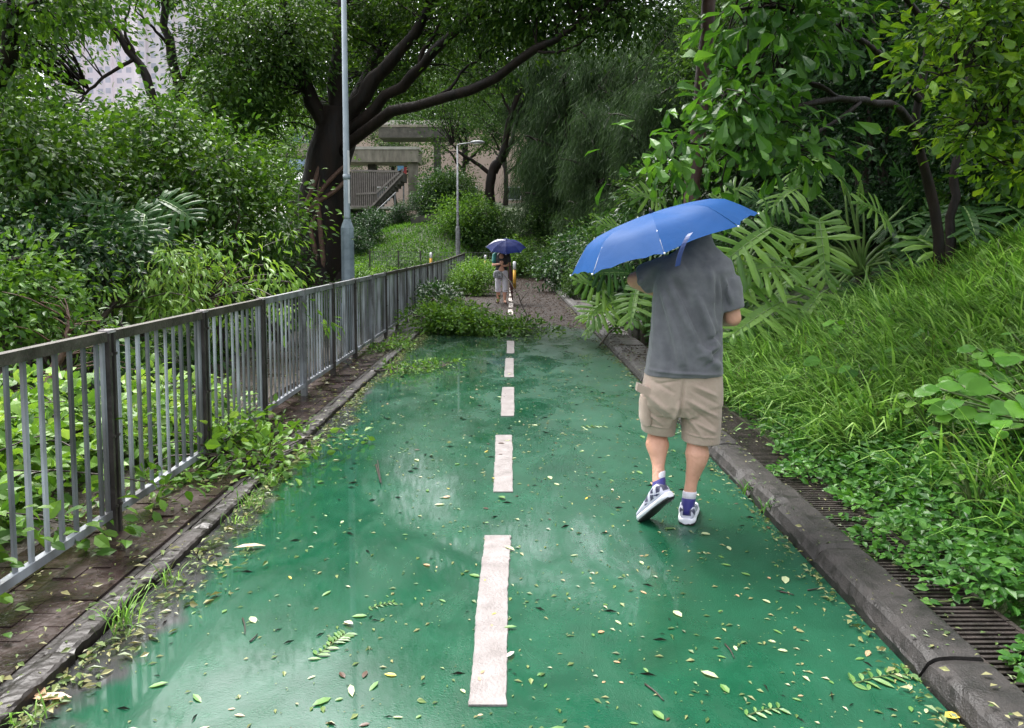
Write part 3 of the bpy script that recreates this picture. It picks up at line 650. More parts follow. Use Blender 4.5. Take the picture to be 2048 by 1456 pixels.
# ------------------------------------------------------------------ the big dark-trunked tree beyond the fence
Y0 = 15.0
def L15(*q): return [P(a, b_, Y0+(c if c else 0)) for a, b_, c in q]
tb = P(640, 640, Y0); tb[2] = 0
limbs = [([tb+[-.05, 0, -.2], tb+[-.02, 0, .3]]+L15((640,520,0),(652,400,0),(664,300,0),(672,215,0)), .66, .34),
 (L15((670,250,0),(678,140,.1),(682,50,.2),(694,-70,.2)), .20, .08),
 (L15((656,270,-.1),(622,195,-.3),(590,115,-.5),(574,50,-.7),(560,-40,-.8)), .17, .06),
 (L15((680,285,-.1),(715,205,-.3),(752,155,-.4),(785,118,-.5),(835,55,-.7),(880,-20,-.9)), .18, .06),
 (L15((688,285,-.2),(760,202,-.6),(828,147,-1.0),(880,92,-1.4),(930,42,-1.8),(985,-12,-2.2)), .12, .05),
 (L15((684,305,-.25),(715,272,-.5),(780,224,-1.0),(855,203,-1.5),(930,186,-2.0),(1000,150,-2.5),(1060,100,-3.0),(1115,72,-3.3),(1190,25,-3.8),(1260,-30,-4.2)), .12, .03),
 (L15((855,203,-1.5),(900,178,-1.6),(925,140,-1.6),(960,118,-1.7)), .035, .015),
 (L15((835,148,-1.0),(845,105,-1.0),(872,60,-1.2),(890,-20,-1.4)), .05, .02),
 (L15((930,42,-1.8),(980,26,-2.0),(1040,22,-2.2),(1100,0,-2.4)), .045, .015),
 (L15((1060,100,-3.0),(1110,105,-3.3),(1160,88,-3.6)), .03, .01),
 (L15((582,90,-.5),(540,60,-.8),(500,30,-1.0),(470,-20,-1.2)), .07, .025),
 (L15((690,230,0),(740,140,1.0),(800,20,1.8),(860,-120,2.5)), .14, .05)]
lobes = [lobe(560,70,14.2,120,110,1.6), lobe(480,140,14,110,90,1.5,.8) , lobe(640,20,16.3,120,50,1.2), lobe(770,10,16.2,130,60,1.4), lobe(870,-20,14.6,140,50,1.2), lobe(900,70,15.2,110,50,1.0,.7), lobe(820,150,16.0,100,45,.9,.6),
 lobe(1020,20,12.6,140,70,1.4), lobe(1150,-20,11.8,150,75,1.4), lobe(1250,30,11.4,110,50,1.2,.7), lobe(1060,70,13.2,90,30,.8,.3), lobe(960,150,14.4,80,26,.7,.22), lobe(520,220,14.6,55,60,1.0,.6), lobe(740,90,16.9,110,60,1.0,.5), lobe(1250,-170,13,300,90,3.0,.8), lobe(840,-85,13.8,110,55,1.3), lobe(960,-80,13.2,110,60,1.3), lobe(1080,-90,12.5,100,60,1.3), lobe(600,190,16.2,80,60,1.0,.5)]
g = np.random.default_rng(3)
bt = tree('ficus_tree', 'big spreading tree with thick dark trunk and long limbs reaching over the path', 'tree', tb, limbs, lobes, 1500, 42, .105, .46, 'diamond', M['ficus'], M['bark'], 11, droop=.45, rc=.48, twig=.014, frac=.35, start=.3, seg=14)
b = MB()
for q in range(9):                                                # buttress and clinging strands that make up the fluted trunk
    a = q*.7+.3; x = tb[0]-.1+.52*math.cos(a); y = 15+.45*math.sin(a)
    b.tube(spline([(x+.22*math.cos(a), y+.2*math.sin(a), -.2), (x, y, .9), (tb[0]+.15+.26*math.cos(a+.5), 15+.26*math.sin(a+.5), 2.3), P(668, 270, 15)+[.22*math.cos(a+1), .22*math.sin(a+1), 0]], 14), np.linspace(.26, .11, 14), 8)
b.build('buttress', M['bark'], bt, smooth=True)
for strand in ([(694,328,-.42),(668,352,-.46),(640,385,-.47),(618,425,-.42)], [(700,352,-.35),(672,380,-.46),(640,402,-.47),(612,428,-.42)], [(655,290,-.36),(640,330,-.42),(628,370,-.46),(612,412,-.42)], [(632,430,-.46),(622,455,-.48),(628,490,-.5),(640,560,-.5)], [(645,330,-.4),(636,380,-.45),(640,450,-.5),(650,560,-.5)]):
    b = MB(); b.tube(spline(L15(*strand), 12), np.linspace(.035, .055, 12), 7); b.build('aerial_root', M['root'], bt, smooth=True)

# ------------------------------------------------------------------ generic trees for the wood behind (three kinds, copied)
def proto(seed, kind):
    g = np.random.default_rng(seed); h = 7.5
    if kind == 'needle':
        t = thing('casuarina_tree', 'drooping needle tree', 'tree', (0, 0, 0), None); b = MB(); ls = []
        limb_mesh(b, [(0,0,-.4),(.1,0,2),(-.1,.1,5),(.2,0,9)], .22, .06, g, out=ls)
        for k in range(9):
            a = k*2.4; z = 1.8+k*.8; limb_mesh(b, [(0,0,z),(math.cos(a)*1.0,math.sin(a)*1.0,z+.6),(math.cos(a)*2.2,math.sin(a)*2.2,z+.9)], .11, .03, g, out=ls, seg=6)
        cen, out = in_lobes([((1.1*math.cos(k*2.4), 1.1*math.sin(k*2.4), 1.6+.85*k), (1.5, 1.5, 1.1)) for k in range(10)], 240, g, .5)
        tw = twigs_to(cen, ls, g, .014, .5); V, F = tw.out(); b.add(V, F); b.build('trunk', M['bark'], t, smooth=True)
        n = 110; Pn = np.repeat(cen, n, 0)+g.normal(size=(len(cen)*n, 3))*np.array([.34, .34, .30])
        D = np.array([0, 0, -1.])+g.normal(size=Pn.shape)*np.array([.38, .38, .2])+np.repeat(out, n, 0)*.35
        V, F = leaves(Pn, D, rdir(len(Pn), g), .22+.42*g.random(len(Pn)), .05, 'strip'); mk('crown', V, F, M['needle'], t, smooth=False); return t
    mat, L, per, nc = {'broad': ('far', .16, 30, 300), 'bright': ('left', .15, 30, 300), 'shrub': ('far', .10, 40, 150), 'shrubbright': ('left2', .10, 40, 150), 'shrubdark': ('dark', .11, 40, 150)}[kind]
    if kind.startswith('shrub'):
        limbs = [([(0,0,-.2),(.15*math.cos(a),.15*math.sin(a),.5),(.6*math.cos(a),.6*math.sin(a),1.2)], .03, .01) for a in np.arange(6)*1.05]
        lobes = [((0,0,.7),(1.0,1.0,.7)), ((.6,.2,1.0),(.6,.6,.6)), ((-.5,-.3,.9),(.7,.6,.6)), ((0,.6,1.3),(.6,.6,.5)), ((.1,-.6,.5),(.8,.6,.5))]
        return tree('shrub', 'leafy shrub', 'shrub', (0,0,0), limbs, lobes, nc, per, L, .5, 'diamond', M[mat], M['twig'], seed, rc=.34, twig=.008, frac=.3)
    limbs = [([(0,0,-.4),(.15,0,1.5),(-.1,.1,3.5),(.2,0,h*.8)], .20, .06)]
    lobes = []
    for k in range(8):
        a = k*2.4+g.random(); z = 2.4+k*.55; r = 1.6+g.random()*.9
        e = np.array([math.cos(a)*r, math.sin(a)*r, z+1.2]); limbs.append(([(0,0,z*.8),e*.5+[0,0,z*.4+.2],e], .09, .025)); lobes.append((e+[0,0,.2], (1.3, 1.3, .95)))
    lobes += [((0,0,h*.82),(1.7,1.7,1.1)), ((.3,-.5,h*.6),(1.6,1.5,1.0))]
    return tree('background_tree', 'leafy tree', 'tree', (0,0,0), limbs, lobes, nc, per, L, .5, 'diamond', M[mat], M['bark'], seed, rc=.55, twig=.014, frac=.4, seg=8)
used = {}
def place(kind, x, y, sc, label, group, z=None):
    if kind not in used:
        used[kind] = [proto(50+len(used), kind), False]
    pr, fl = used[kind]; zz = float(terrain(x, y))-.05 if z is None else z; rz = float(rng.random()*6.28); s2 = sc*float(1+.1*rng.normal())
    if not fl:
        used[kind][1] = True; pr.location = (x, y, zz); pr.rotation_euler = (0, 0, rz); pr.scale = (s2,)*3; pr['label'] = label; pr['group'] = group; return pr
    c = copy_tree(pr, (x, y, zz), rz, s2, label); c['group'] = group; return c
GB = 'trees of the dense wood behind'; LB = 'dark leafy tree in the dense wood closing the view behind'
for (px, Y, sc) in [(1500,24,1.0),(1620,26,1.1),(1760,23,1.05),(1900,22,1.1),(2040,24,1.1),(1420,34,1.3),(1560,38,1.3),(1700,36,1.3),(1850,33,1.3),(2000,32,1.3),(2160,28,1.2),(1300,52,1.6),(1180,58,1.7),(1060,62,1.7),(930,66,1.5),(1420,56,1.8),(1580,55,1.8),(1750,52,1.8),(1950,50,1.8),(2180,44,1.7),
                    (640,66,1.35),(540,60,1.4),(660,98,2.6),(760,102,2.7),(860,98,2.6),(960,104,2.8),(1060,96,2.6),(790,70,1.1),(1010,58,1.1),(690,97,4.0),(790,99,4.1),(900,96,4.0),(590,92,3.4)]:
    x = (px-1024)/FPX*Y; place('broad', x, Y, sc, LB, GB)
LL = 'mid green leafy tree in the wood beyond the fence, below the towers'; GL = 'trees of the wood beyond the fence'
for (px, Y, sc) in [(-260,17,.95),(-150,26,1.0),(0,30,.95),(130,36,.62),(270,40,.45),(400,36,.55),(500,38,1.0),(-40,19,.80),(470,27,.75),(560,30,.85)]:
    x = (px-1024)/FPX*Y; place('bright', x, Y, sc, LL, GL)
LN = 'tall casuarina with drooping grey green needle sprays on the bank'; GN = 'casuarina trees on the far bank'
for (px, Y, sc) in [(1130,36,1.0),(1235,33,1.05),(1330,30,.95),(1080,42,1.1),(1400,27,.9),(1190,29,.62),(1290,25,.60)]:
    x = (px-1024)/FPX*Y; place('needle', x, Y, sc, LN, GN)
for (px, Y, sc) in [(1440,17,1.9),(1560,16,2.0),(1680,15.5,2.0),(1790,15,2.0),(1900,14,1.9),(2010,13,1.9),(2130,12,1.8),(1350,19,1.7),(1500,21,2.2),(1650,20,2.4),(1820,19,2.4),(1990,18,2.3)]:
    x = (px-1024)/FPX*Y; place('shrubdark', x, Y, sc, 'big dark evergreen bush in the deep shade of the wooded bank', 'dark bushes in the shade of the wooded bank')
# forked tree on the bank by the far lamp
Yc = 41.5
def LY(Y, *q): return [P(a, b_, Y+c) for a, b_, c in q]
fb0 = P(981, 418, Yc); 
tree('forked_tree', 'forked dark tree standing on the grassy bank right of the far lamp post', 'tree', fb0,
  [([fb0-[0,0,.6]]+LY(Yc,(981,418,0),(980,372,0),(988,338,0),(1000,315,0)), .30, .24), (LY(Yc,(988,345,0),(1010,290,0),(1022,230,-.3),(1042,170,-.6),(1060,100,-1)), .22, .08), (LY(Yc,(996,335,0),(1020,290,.3),(1036,235,.5),(1046,200,.5)), .17, .06), (LY(Yc,(982,350,0),(955,328,0),(925,310,-.2),(905,290,-.3)), .13, .05), (LY(Yc,(1022,230,-.3),(1000,180,-.5),(985,130,-.6)), .08, .03)],
  [lobe(1010,120,Yc,90,70,2), lobe(1070,60,Yc-1,100,60,2), lobe(930,150,Yc,80,60,2), lobe(905,225,Yc,60,35,1.5,.6), lobe(960,40,Yc,110,60,2), lobe(830,215,Yc,70,28,1.5,.5), lobe(900,300,Yc,45,35,1,.5), lobe(950,285,Yc,45,40,1,.5)], 500, 34, .17, .5, 'diamond', M['far'], M['bark'], 23, rc=.8, twig=.02, frac=.4)
# shrubs on the far bank and along the path
SB = 'rounded dark shrub on the bank around the footbridge'; GSB = 'shrubs on the far bank'
for (px, py, Y, sc, kd) in [(720,470,38,.95,'shrubdark'),(755,465,42,.7,'shrubdark'),(800,450,43,.7,'shrubdark'),(850,450,43,.9,'shrubdark'),(888,415,43,1.6,'shrubdark'),(900,425,42,1.4,'shrub'),(915,395,45,1.5,'shrubdark'),(935,470,38,1.4,'shrubbright'),(975,455,38,1.5,'shrub'),(712,505,36,.9,'shrubdark'),(1110,470,36,1.3,'shrub'),(1180,450,38,1.6,'shrubdark'),(1250,440,36,1.6,'shrubdark'),(1320,430,33,1.5,'shrub'),(1400,440,30,1.6,'shrubdark')]:
    p = P(px, py, Y); place(kd, p[0], Y, sc, SB, GSB)
SR = 'leafy shrub at the edge of the bank beyond the man, crowding the path'; GSR = 'shrubs crowding the path edge'
for (x, Y, sc, kd) in [(2.35,24,1.1,'shrubdark'),(2.2,20.5,.9,'shrub'),(2.5,18,.8,'shrubdark'),(3.2,21,1.2,'shrub'),(2.6,28,1.2,'shrub'),(1.6,32.5,1.1,'shrub'),(.6,35.5,1.1,'shrubbright'),(-.6,36.5,1.0,'shrub'),(3.4,16.5,1.0,'shrubdark'),(2.9,14.2,.55,'shrubbright'),(4.2,13.8,1.0,'shrubdark'),(3.9,25,1.4,'shrubdark'),(5,19,1.3,'shrub')]:
    place(kd, x, Y, sc, SR, GSR)
SL = 'low bright green shrub behind the fence near the lamp posts'; GSL = 'bright shrubs behind the fence'
for (px, Y, sc) in [(735,14.5,.50),(775,16.5,.55),(690,13,.5),(720,19,.7),(800,20,.6),(660,15.8,.5)]:
    x = (px-1024)/FPX*Y; place('shrubbright', x, Y, sc, SL, GSL)
for (x, y, sc) in ((-1.15,22.5,.7),(-1.35,24.5,.65)): place('shrubbright', x, y, sc, 'torn bushy green branches heaped on the path edge behind the walking person', 'heaps of torn foliage by the far fence', z=-.05)

# ------------------------------------------------------------------ bank of trees and shrubs beyond the fence, front left
def bank_bush(seed, base, lobes, nclump, per, L, mat, label, name='shrub', Wr=.5, droop=.3, rc=.38, tpl='oval', stems=6, group=None, frac=.35, hgt=None):
    g = np.random.default_rng(seed); base = np.asarray(base, float); limbs = []
    for k in range(stems):
        l = lobes[k % len(lobes)]; e = np.asarray(l[0])+g.normal(size=3)*np.asarray(l[1])*.3
        st = base+[g.normal()*.12, g.normal()*.12, -.2]; limbs.append(([st, st*.55+e*.45+[0, 0, .25], e], .035 if name == 'shrub' else .07, .010))
    return tree(name, label, 'tree' if 'tree' in name else 'shrub', base, limbs, lobes, nclump, per, L, Wr, tpl, M[mat], M['twig'], seed, group, droop, rc, .007, frac)
bank_bush(101, P(60, 690, 8)*[1,1,0], [lobe(60,340,8,130,100,.9), lobe(-40,430,7.6,120,100,.9), lobe(110,285,8.6,110,60,.9), lobe(-10,240,8.4,100,80,.9)], 220, 32, .095, 'left', 'tall green bush with yellowish tips at the far side of the walkway, leftmost', droop=.35)
bank_bush(102, P(250, 690, 9.5)*[1,1,0], [lobe(240,330,9.5,120,90,.9), lobe(330,260,10,110,80,.9), lobe(180,420,9,100,80,.8), lobe(300,400,9.2,100,90,.8)], 230, 32, .095, 'left', 'dense green bush between the tall leftmost bush and the dark one')
bank_bush(103, P(420, 680, 10)*[1,1,0], [lobe(430,350,10,110,100,1), lobe(500,430,10,110,90,1), lobe(380,470,9.5,100,80,.9), lobe(470,330,11,50,60,.8)], 200, 32, .095, 'left', 'dark green bush left of the big trunk', droop=.3)
bank_bush(104, P(120, 690, 7.4)*[1,1,0], [lobe(90,480,7.4,130,60,.7), lobe(220,520,7.6,110,50,.7), lobe(30,560,7,90,60,.6)], 170, 34, .08, 'dark', 'low dark green bush behind the fallen willowy branch')
bank_bush(105, P(20, 640, 6.2)*[1,1,0], [lobe(30,560,6.2,70,60,.5), lobe(60,600,6.1,60,40,.5), lobe(-60,620,5.8,100,90,.6)], 110, 32, .07, 'left2', 'light green bush just over the fence at the picture edge')
bank_bush(106, P(560, 690, 11.5)*[1,1,0], [lobe(530,520,11.5,70,60,.7), lobe(600,590,11.8,70,35,.6), lobe(490,560,11,90,60,.8), lobe(420,590,10,90,50,.8)], 190, 34, .075, 'far', 'dark shrub at the foot of the big trunk')
bank_bush(107, P(300, 700, 13)*[1,1,0], [lobe(300,275,13,150,45,1.2), lobe(420,260,13,100,45,1.2), lobe(150,250,13,140,45,1.2), lobe(470,190,13.5,70,55,1.2)], 270, 34, .10, 'left', 'broad bushy tree behind the bushes under the towers', name='bushy_tree')
# slender leaning tree whose twin stems stand before the towers
Ys = 14.0; sb = P(352, 640, Ys)*[1,1,0]
tree('slender_tree', 'slender tree with forked grey trunk standing before the pale tower', 'tree', sb,
 [([sb-[0,0,.2]]+LY(Ys,(365,420,0),(362,260,0),(358,180,0),(342,90,0),(330,20,0),(322,-70,0)), .13, .05), (LY(Ys,(362,170,0),(380,130,0),(420,75,0),(450,30,.2)), .045, .015), (LY(Ys,(345,100,0),(310,60,-.3),(270,20,-.5)), .035, .012)],
 [lobe(350,-20,Ys,60,35,.9), lobe(450,20,Ys,60,45,.9,.8), lobe(440,100,Ys,50,40,.8,.5)], 70, 26, .10, .5, 'diamond', M['left'], M['bark'], 61, rc=.42, droop=.4, frac=.5)
sb = P(300, 640, 13)*[1,1,0]
tree('slender_tree', 'thin mossy leaning tree left of the forked slender trunk', 'tree', sb,
 [([sb-[0,0,.2]]+LY(13,(330,420,0),(318,250,0),(298,180,0),(268,110,0),(210,40,0),(170,-30,0)), .10, .04), (LY(13,(270,110,0),(250,60,0),(262,0,0)), .03, .012), (LY(13,(150,215,-.3),(200,160,-.2),(268,118,0)), .02, .035)],
 [lobe(150,20,12.6,90,40,1.0), lobe(30,110,12.2,80,70,1.0), lobe(80,10,12.2,110,45,1.0), lobe(130,-30,12.5,150,35,1.2), lobe(-40,30,11.5,130,120,1.3), lobe(90,200,12,70,40,.8,.6)], 220, 32, .10, .5, 'diamond', M['left'], M['bark'], 62, rc=.42, droop=.35, frac=.5)
# crown of a tree standing left of the picture, hanging in at the top corner
sb = np.array([-7.2, 8.5, 0.2])
tree('leaning_tree', 'tree at the left picture edge with dark trunk and overhanging leaves', 'tree', sb, [([sb-[0,0,.3], sb+[.2,.1,2], P(4,150,8.2), P(12,40,8), P(40,-80,8)], .13, .05), ([P(10,40,8), P(90,0,7.8), P(200,-30,7.6)], .04, .015)],
 [lobe(60,0,7.8,130,50,.8), lobe(30,120,8.2,70,60,.7,.7), lobe(170,-40,7.6,120,35,.8)], 110, 26, .085, .48, 'oval', M['left'], M['bark'], 63, rc=.36, droop=.5, frac=.5)

# ------------------------------------------------------------------ fallen boughs behind and beside the fence
def bough(label, pts, r0, r1, nclump, per, L, Wr, mat, seed, spread, zmax, tpl='oval', droop=.15, rc=.22, group=None, name='fallen_branch', frac=.8, wood='twig'):
    g = np.random.default_rng(seed); base = np.asarray(pts[0], float); t = thing(name, label, 'fallen branch', base, group); b = MB(); ls = []
    limb_mesh(b, pts, r0, r1, g, out=ls, seg=8)
    S = ls[0]; k = g.integers(len(S)//4, len(S), nclump); cen = S[k]+g.normal(size=(nclump, 3))*np.array(spread)
    cen[:, 2] = np.clip(cen[:, 2], .05, zmax)
    tw = twigs_to(cen, ls, g, .007, frac, .1); V, F = tw.out(); b.add(V, F); b.build('stem', M[wood], t, smooth=True)
    V, F = leaf_clumps(cen, nrm(cen-S[k]+[0, 0, .05]), per, rc, L, Wr, tpl, g, droop, .55, .5)
    V[:, 2] = np.maximum(V[:, 2], .008+.01*g.random(len(V)))
    mk('foliage', V, F, M[mat], t, smooth=False); return t
bough('heap of fallen branches with pale round leaves behind the fence, closest to the camera', [(-3.6,3.0,.15),(-3.2,3.9,.35),(-2.8,4.9,.25),(-2.5,5.6,.12)], .035, .012, 150, 26, .085, .72, 'fallen', 71, (.30,.45,.16), .62)
bough('fallen branches with light green leaves spilling along the walkway behind the fence', [(-3.7,4.6,.1),(-3.3,4.4,.35),(-2.9,3.7,.3),(-2.6,3.1,.2)], .03, .01, 120, 24, .08, .62, 'left2', 72, (.32,.40,.16), .55)
bough('torn leafy branch poking through the fence onto the verge', [(-2.6,5.6,.12),(-2.2,5.2,.14),(-1.9,4.95,.08),(-1.68,4.85,.05)], .014, .005, 60, 22, .06, .58, 'left2', 73, (.17,.36,.07), .26, rc=.15)
bough('long fallen bough with willowy drooping leaves lying over the shrubs', [P(120,720,6.4),P(200,640,7),P(270,560,7.6),P(330,545,7.8),P(410,600,7.9)], .03, .01, 110, 26, .10, .30, 'fallen', 74, (.55,.40,.22), 1.6, droop=1.1, tpl='oval')
bough('pale snapped branch leaning behind the fence', [P(82,800,5.4),P(105,745,5.6),P(128,695,5.7),P(140,640,5.8)], .045, .018, 26, 16, .07, .5, 'left', 75, (.35,.3,.25), 1.2, wood='root')
bough('grey snapped limb standing up behind the dark shrub', [P(425,625,9.2),P(438,570,9.3),P(452,540,9.4)], .05, .04, 10, 10, .07, .5, 'far', 76, (.35,.3,.2), 1.0, wood='root')
bough('dark fallen log lying on the walkway behind the fence', [P(205,835,6.0)*[1,1,0]+[0,0,.08],P(290,820,6.4)*[1,1,0]+[0,0,.1],P(370,800,6.9)*[1,1,0]+[0,0,.12]], .06, .05, 14, 14, .07, .6, 'left2', 77, (.25,.25,.06), .3, wood='bark')
bough('big broken bough of dark leaves blocking half the path', [(-1.85,15.2,.30),(-1.5,14.4,.40),(-1.1,13.6,.28),(-.5,12.95,.10),(.25,12.6,.04)], .03, .008, 150, 26, .085, .42, 'left', 78, (.22,.36,.06), .32, rc=.26)
bough('light green leafy branches lying along the front of the broken bough', [(-1.75,13.2,.25),(-1.3,12.75,.22),(-.7,12.6,.15),(-.2,12.5,.08)], .02, .006, 110, 28, .085, .5, 'left2', 79, (.26,.20,.09), .40, rc=.2)
bough('dark leafy branch heaped against the fence behind the broken bough', [(-1.95,17.0,.3),(-1.75,16.2,.45),(-1.5,15.6,.4)], .02, .006, 70, 28, .085, .5, 'dark', 80, (.18,.45,.15), .6, rc=.22)
bough('small leafy twig of green leaves across the grey patch by the verge', [(-1.62,8.6,.04),(-1.2,8.75,.04),(-.85,8.95,.02)], .008, .003, 34, 14, .05, .5, 'left2', 81, (.2,.16,.02), .10, rc=.1)
bough('scrap of leafy twigs on the verge by the far posts', [(-1.9,9.9,.06),(-1.7,10.6,.05),(-1.62,11.4,.04)], .008, .003, 40, 16, .055, .5, 'left2', 82, (.12,.35,.02), .14, rc=.1)
bough('bare forked twig stuck upright in the broken bough', [(.35,13.2,.05),(.05,13.7,.7),(-.2,14.1,1.0)], .014, .006, 5, 5, .05, .5, 'far', 83, (.2,.2,.1), .8)
bough('thin bare brown branch lying on the kerb ahead of the man', [(1.30,10.9,.03),(1.55,11.4,.2),(1.85,11.2,.28),(2.1,11.5,.2)], .014, .005, 8, 4, .05, .5, 'far', 84, (.2,.2,.06), .3)
# ------------------------------------------------------------------ bank on the far side of the man: trees with large leaves
def onbank(px, Y): x = (px-1024)/FPX*Y; return np.array([x, Y, float(terrain(x, Y))])
# large-leaved tree: bough sweeping in from the right towards the path
sb = onbank(1880, 8.2)
def Q(*q): return [P(a, b_, Y) for a, b_, Y in q]
bigt = tree('large_leaf_tree', 'large-leaved tree whose dark bough reaches out above the blue umbrella', 'tree', sb,
 [([sb-[0,0,.3], sb+[0,0,.3]]+Q((1868,400,8.2),(1845,330,8.1),(1830,250,8.0),(1850,120,7.9),(1880,-40,7.8)), .065, .03),
  ([sb+[.1,.1,-.2]]+Q((1905,420,8.4),(1912,330,8.4),(1930,200,8.5),(1960,60,8.5)), .055, .03),
  (Q((1838,300,8.05),(1800,215,7.6),(1745,205,7.2),(1690,202,6.9),(1620,205,6.6),(1570,222,6.4),(1500,270,6.2)), .045, .014),
  (Q((1690,202,6.9),(1650,178,6.7),(1590,160,6.5),(1530,185,6.3),(1450,190,6.1)), .022, .008),
  (Q((1650,178,6.7),(1560,155,6.5),(1500,140,6.3),(1440,130,6.2)), .018, .006),
  (Q((1720,205,7.0),(1640,262,6.7),(1560,310,6.5),(1450,290,6.2),(1340,285,6.0)), .018, .006),
  (Q((1840,200,7.9),(1760,110,7.2),(1660,50,6.8),(1560,20,6.5),(1470,20,6.3)), .035, .010),
  (Q((1860,60,7.9),(1780,-30,7.4),(1650,-60,7.0)), .035, .010)],
 [lobe(1375,290,6.0,60,35,.3,.8), lobe(1330,318,5.9,36,30,.25,.7), lobe(1465,205,6.1,60,45,.4), lobe(1490,270,6.2,65,45,.4), lobe(1490,150,6.2,50,35,.4), lobe(1570,90,6.4,80,50,.5), lobe(1490,40,6.3,60,45,.4), lobe(1570,20,6.4,90,50,.5), lobe(1650,40,6.8,90,60,.6), lobe(1560,250,6.4,70,50,.45), lobe(1600,310,6.5,60,40,.45,.7), lobe(1430,370,6.4,60,28,.4,.4), lobe(1560,-60,6.3,130,50,.8)],
 190, 8, .165, .50, 'obov', M['big'], M['bark'], 91, droop=.55, rc=.26, twig=.009, frac=.9, flat=.9, outw=.45, shell=.6, wob=.016)
# young yellow-green leaves at the top corner
sb = onbank(2300, 6.4)
tree('young_leaf_tree', 'tree with yellow-green young leaves hanging in at the top corner of the bank', 'tree', sb,
 [([sb-[0,0,.3]]+Q((2280,450,6.4),(2220,250,6.3),(2180,100,6.2),(2150,-60,6.1)), .10, .05), (Q((2200,190,6.25),(2100,120,5.9),(2010,100,5.7),(1930,130,5.5),(1880,150,5.4)), .03, .008), (Q((2220,250,6.3),(2120,250,5.8),(2020,240,5.6),(1930,250,5.5)), .025, .008), (Q((2180,60,6.2),(2060,20,5.8),(1960,0,5.6),(1880,10,5.5)), .025, .008), (Q((2230,330,6.3),(2130,350,5.8),(2010,330,5.6)), .02, .007)],
 [lobe(1860,150,5.4,50,40,.3), lobe(1900,70,5.5,70,50,.4), lobe(1960,180,5.6,80,60,.45), lobe(2030,110,5.7,80,70,.5), lobe(1980,20,5.6,90,50,.5), lobe(1870,270,5.5,50,40,.3,.6), lobe(1960,270,5.6,70,50,.4), lobe(2060,210,5.7,70,80,.5), lobe(2050,330,5.7,70,60,.5), lobe(1990,-60,5.6,150,50,.6)],
 210, 13, .10, .55, 'obov', M['yellow'], M['bark'], 92, droop=.2, rc=.22, twig=.007, frac=.9, shell=.6, outw=.6)
# dense small-leaved evergreens behind
for q, (name, lab, base, lbs, n, mt, L) in enumerate((
 ('evergreen_tree', 'dark small-leaved evergreen behind the large-leaved bough', onbank(1720, 12), [lobe(1690,100,12,140,100,1.2), lobe(1790,200,11.8,120,90,1.1), lobe(1640,210,12,100,80,1.0), lobe(1720,300,12,120,60,1.0,.8), lobe(1820,50,12,110,90,1.1), lobe(1700,-40,12,200,70,1.5)], 460, 'dark', .10),
 ('evergreen_tree', 'dark glossy evergreen at the picture edge behind the yellow-green leaves', onbank(1990, 9.5), [lobe(1990,330,9.3,100,80,.8), lobe(2060,200,9.4,110,110,.9), lobe(1930,230,9.5,80,90,.8), lobe(2000,60,9.5,120,90,1.0), lobe(2080,420,9,80,60,.7), lobe(1900,120,9.6,80,80,.8)], 380, 'dark', .10),
 ('evergreen_tree', 'small-leaved evergreen standing behind the reddish trunk', onbank(1500, 15), [lobe(1480,330,15,110,60,1.1), lobe(1580,350,14.5,100,60,1.0), lobe(1560,200,15,130,90,1.3), lobe(1460,150,15.5,100,90,1.2), lobe(1320,380,16,80,50,1.0), lobe(1520,30,15.5,140,90,1.4)], 420, 'far', .11),
 ('evergreen_shrub', 'dark undergrowth shrub below the large-leaved tree', onbank(1800, 11.2), [lobe(1780,420,11,110,50,.8), lobe(1890,440,10.6,90,50,.7), lobe(1640,430,11.5,90,50,.8), lobe(1970,450,10.2,80,50,.7)], 260, 'dark', .085),
 ('evergreen_shrub', 'bushy green undergrowth shrub on top of the grassy bank at the edge', onbank(2040, 9.0), [lobe(2030,420,9,80,55,.6), lobe(1960,400,9.4,80,50,.7), lobe(2120,380,8.6,90,80,.7)], 170, 'left', .08))):
    bank_bush(110+q, base, lbs, n, 36, L, mt, lab, name=name, droop=.3, rc=.34, tpl='diamond', stems=7)
# tall straight reddish trunk
sb = onbank(1385, 13.0)
tree('red_trunk_tree', 'tall straight tree with scaly reddish-brown trunk behind the umbrella', 'tree', sb,
 [([sb-[0,0,.3]]+Q((1384,400,13),(1392,320,13),(1402,200,13),(1413,80,13),(1420,-40,13),(1428,-260,13)), .15, .10), (Q((1413,-60,13),(1380,-130,12.7),(1300,-200,12)), .05, .02), (Q((1420,-120,13),(1500,-200,13),(1580,-240,12.6)), .05, .02), (Q((1394,300,13),(1370,270,12.9),(1350,262,12.8)), .02, .008)],
 [lobe(1300,-220,12,140,80,1.6), lobe(1450,-260,13,200,90,1.8), lobe(1590,-240,12.5,130,80,1.5), lobe(1380,-150,12.4,120,50,1.2,.7)], 260, 34, .11, .5, 'diamond', M['ficus'], M['barkred'], 93, rc=.5, frac=.4, wob=.012, seg=14)
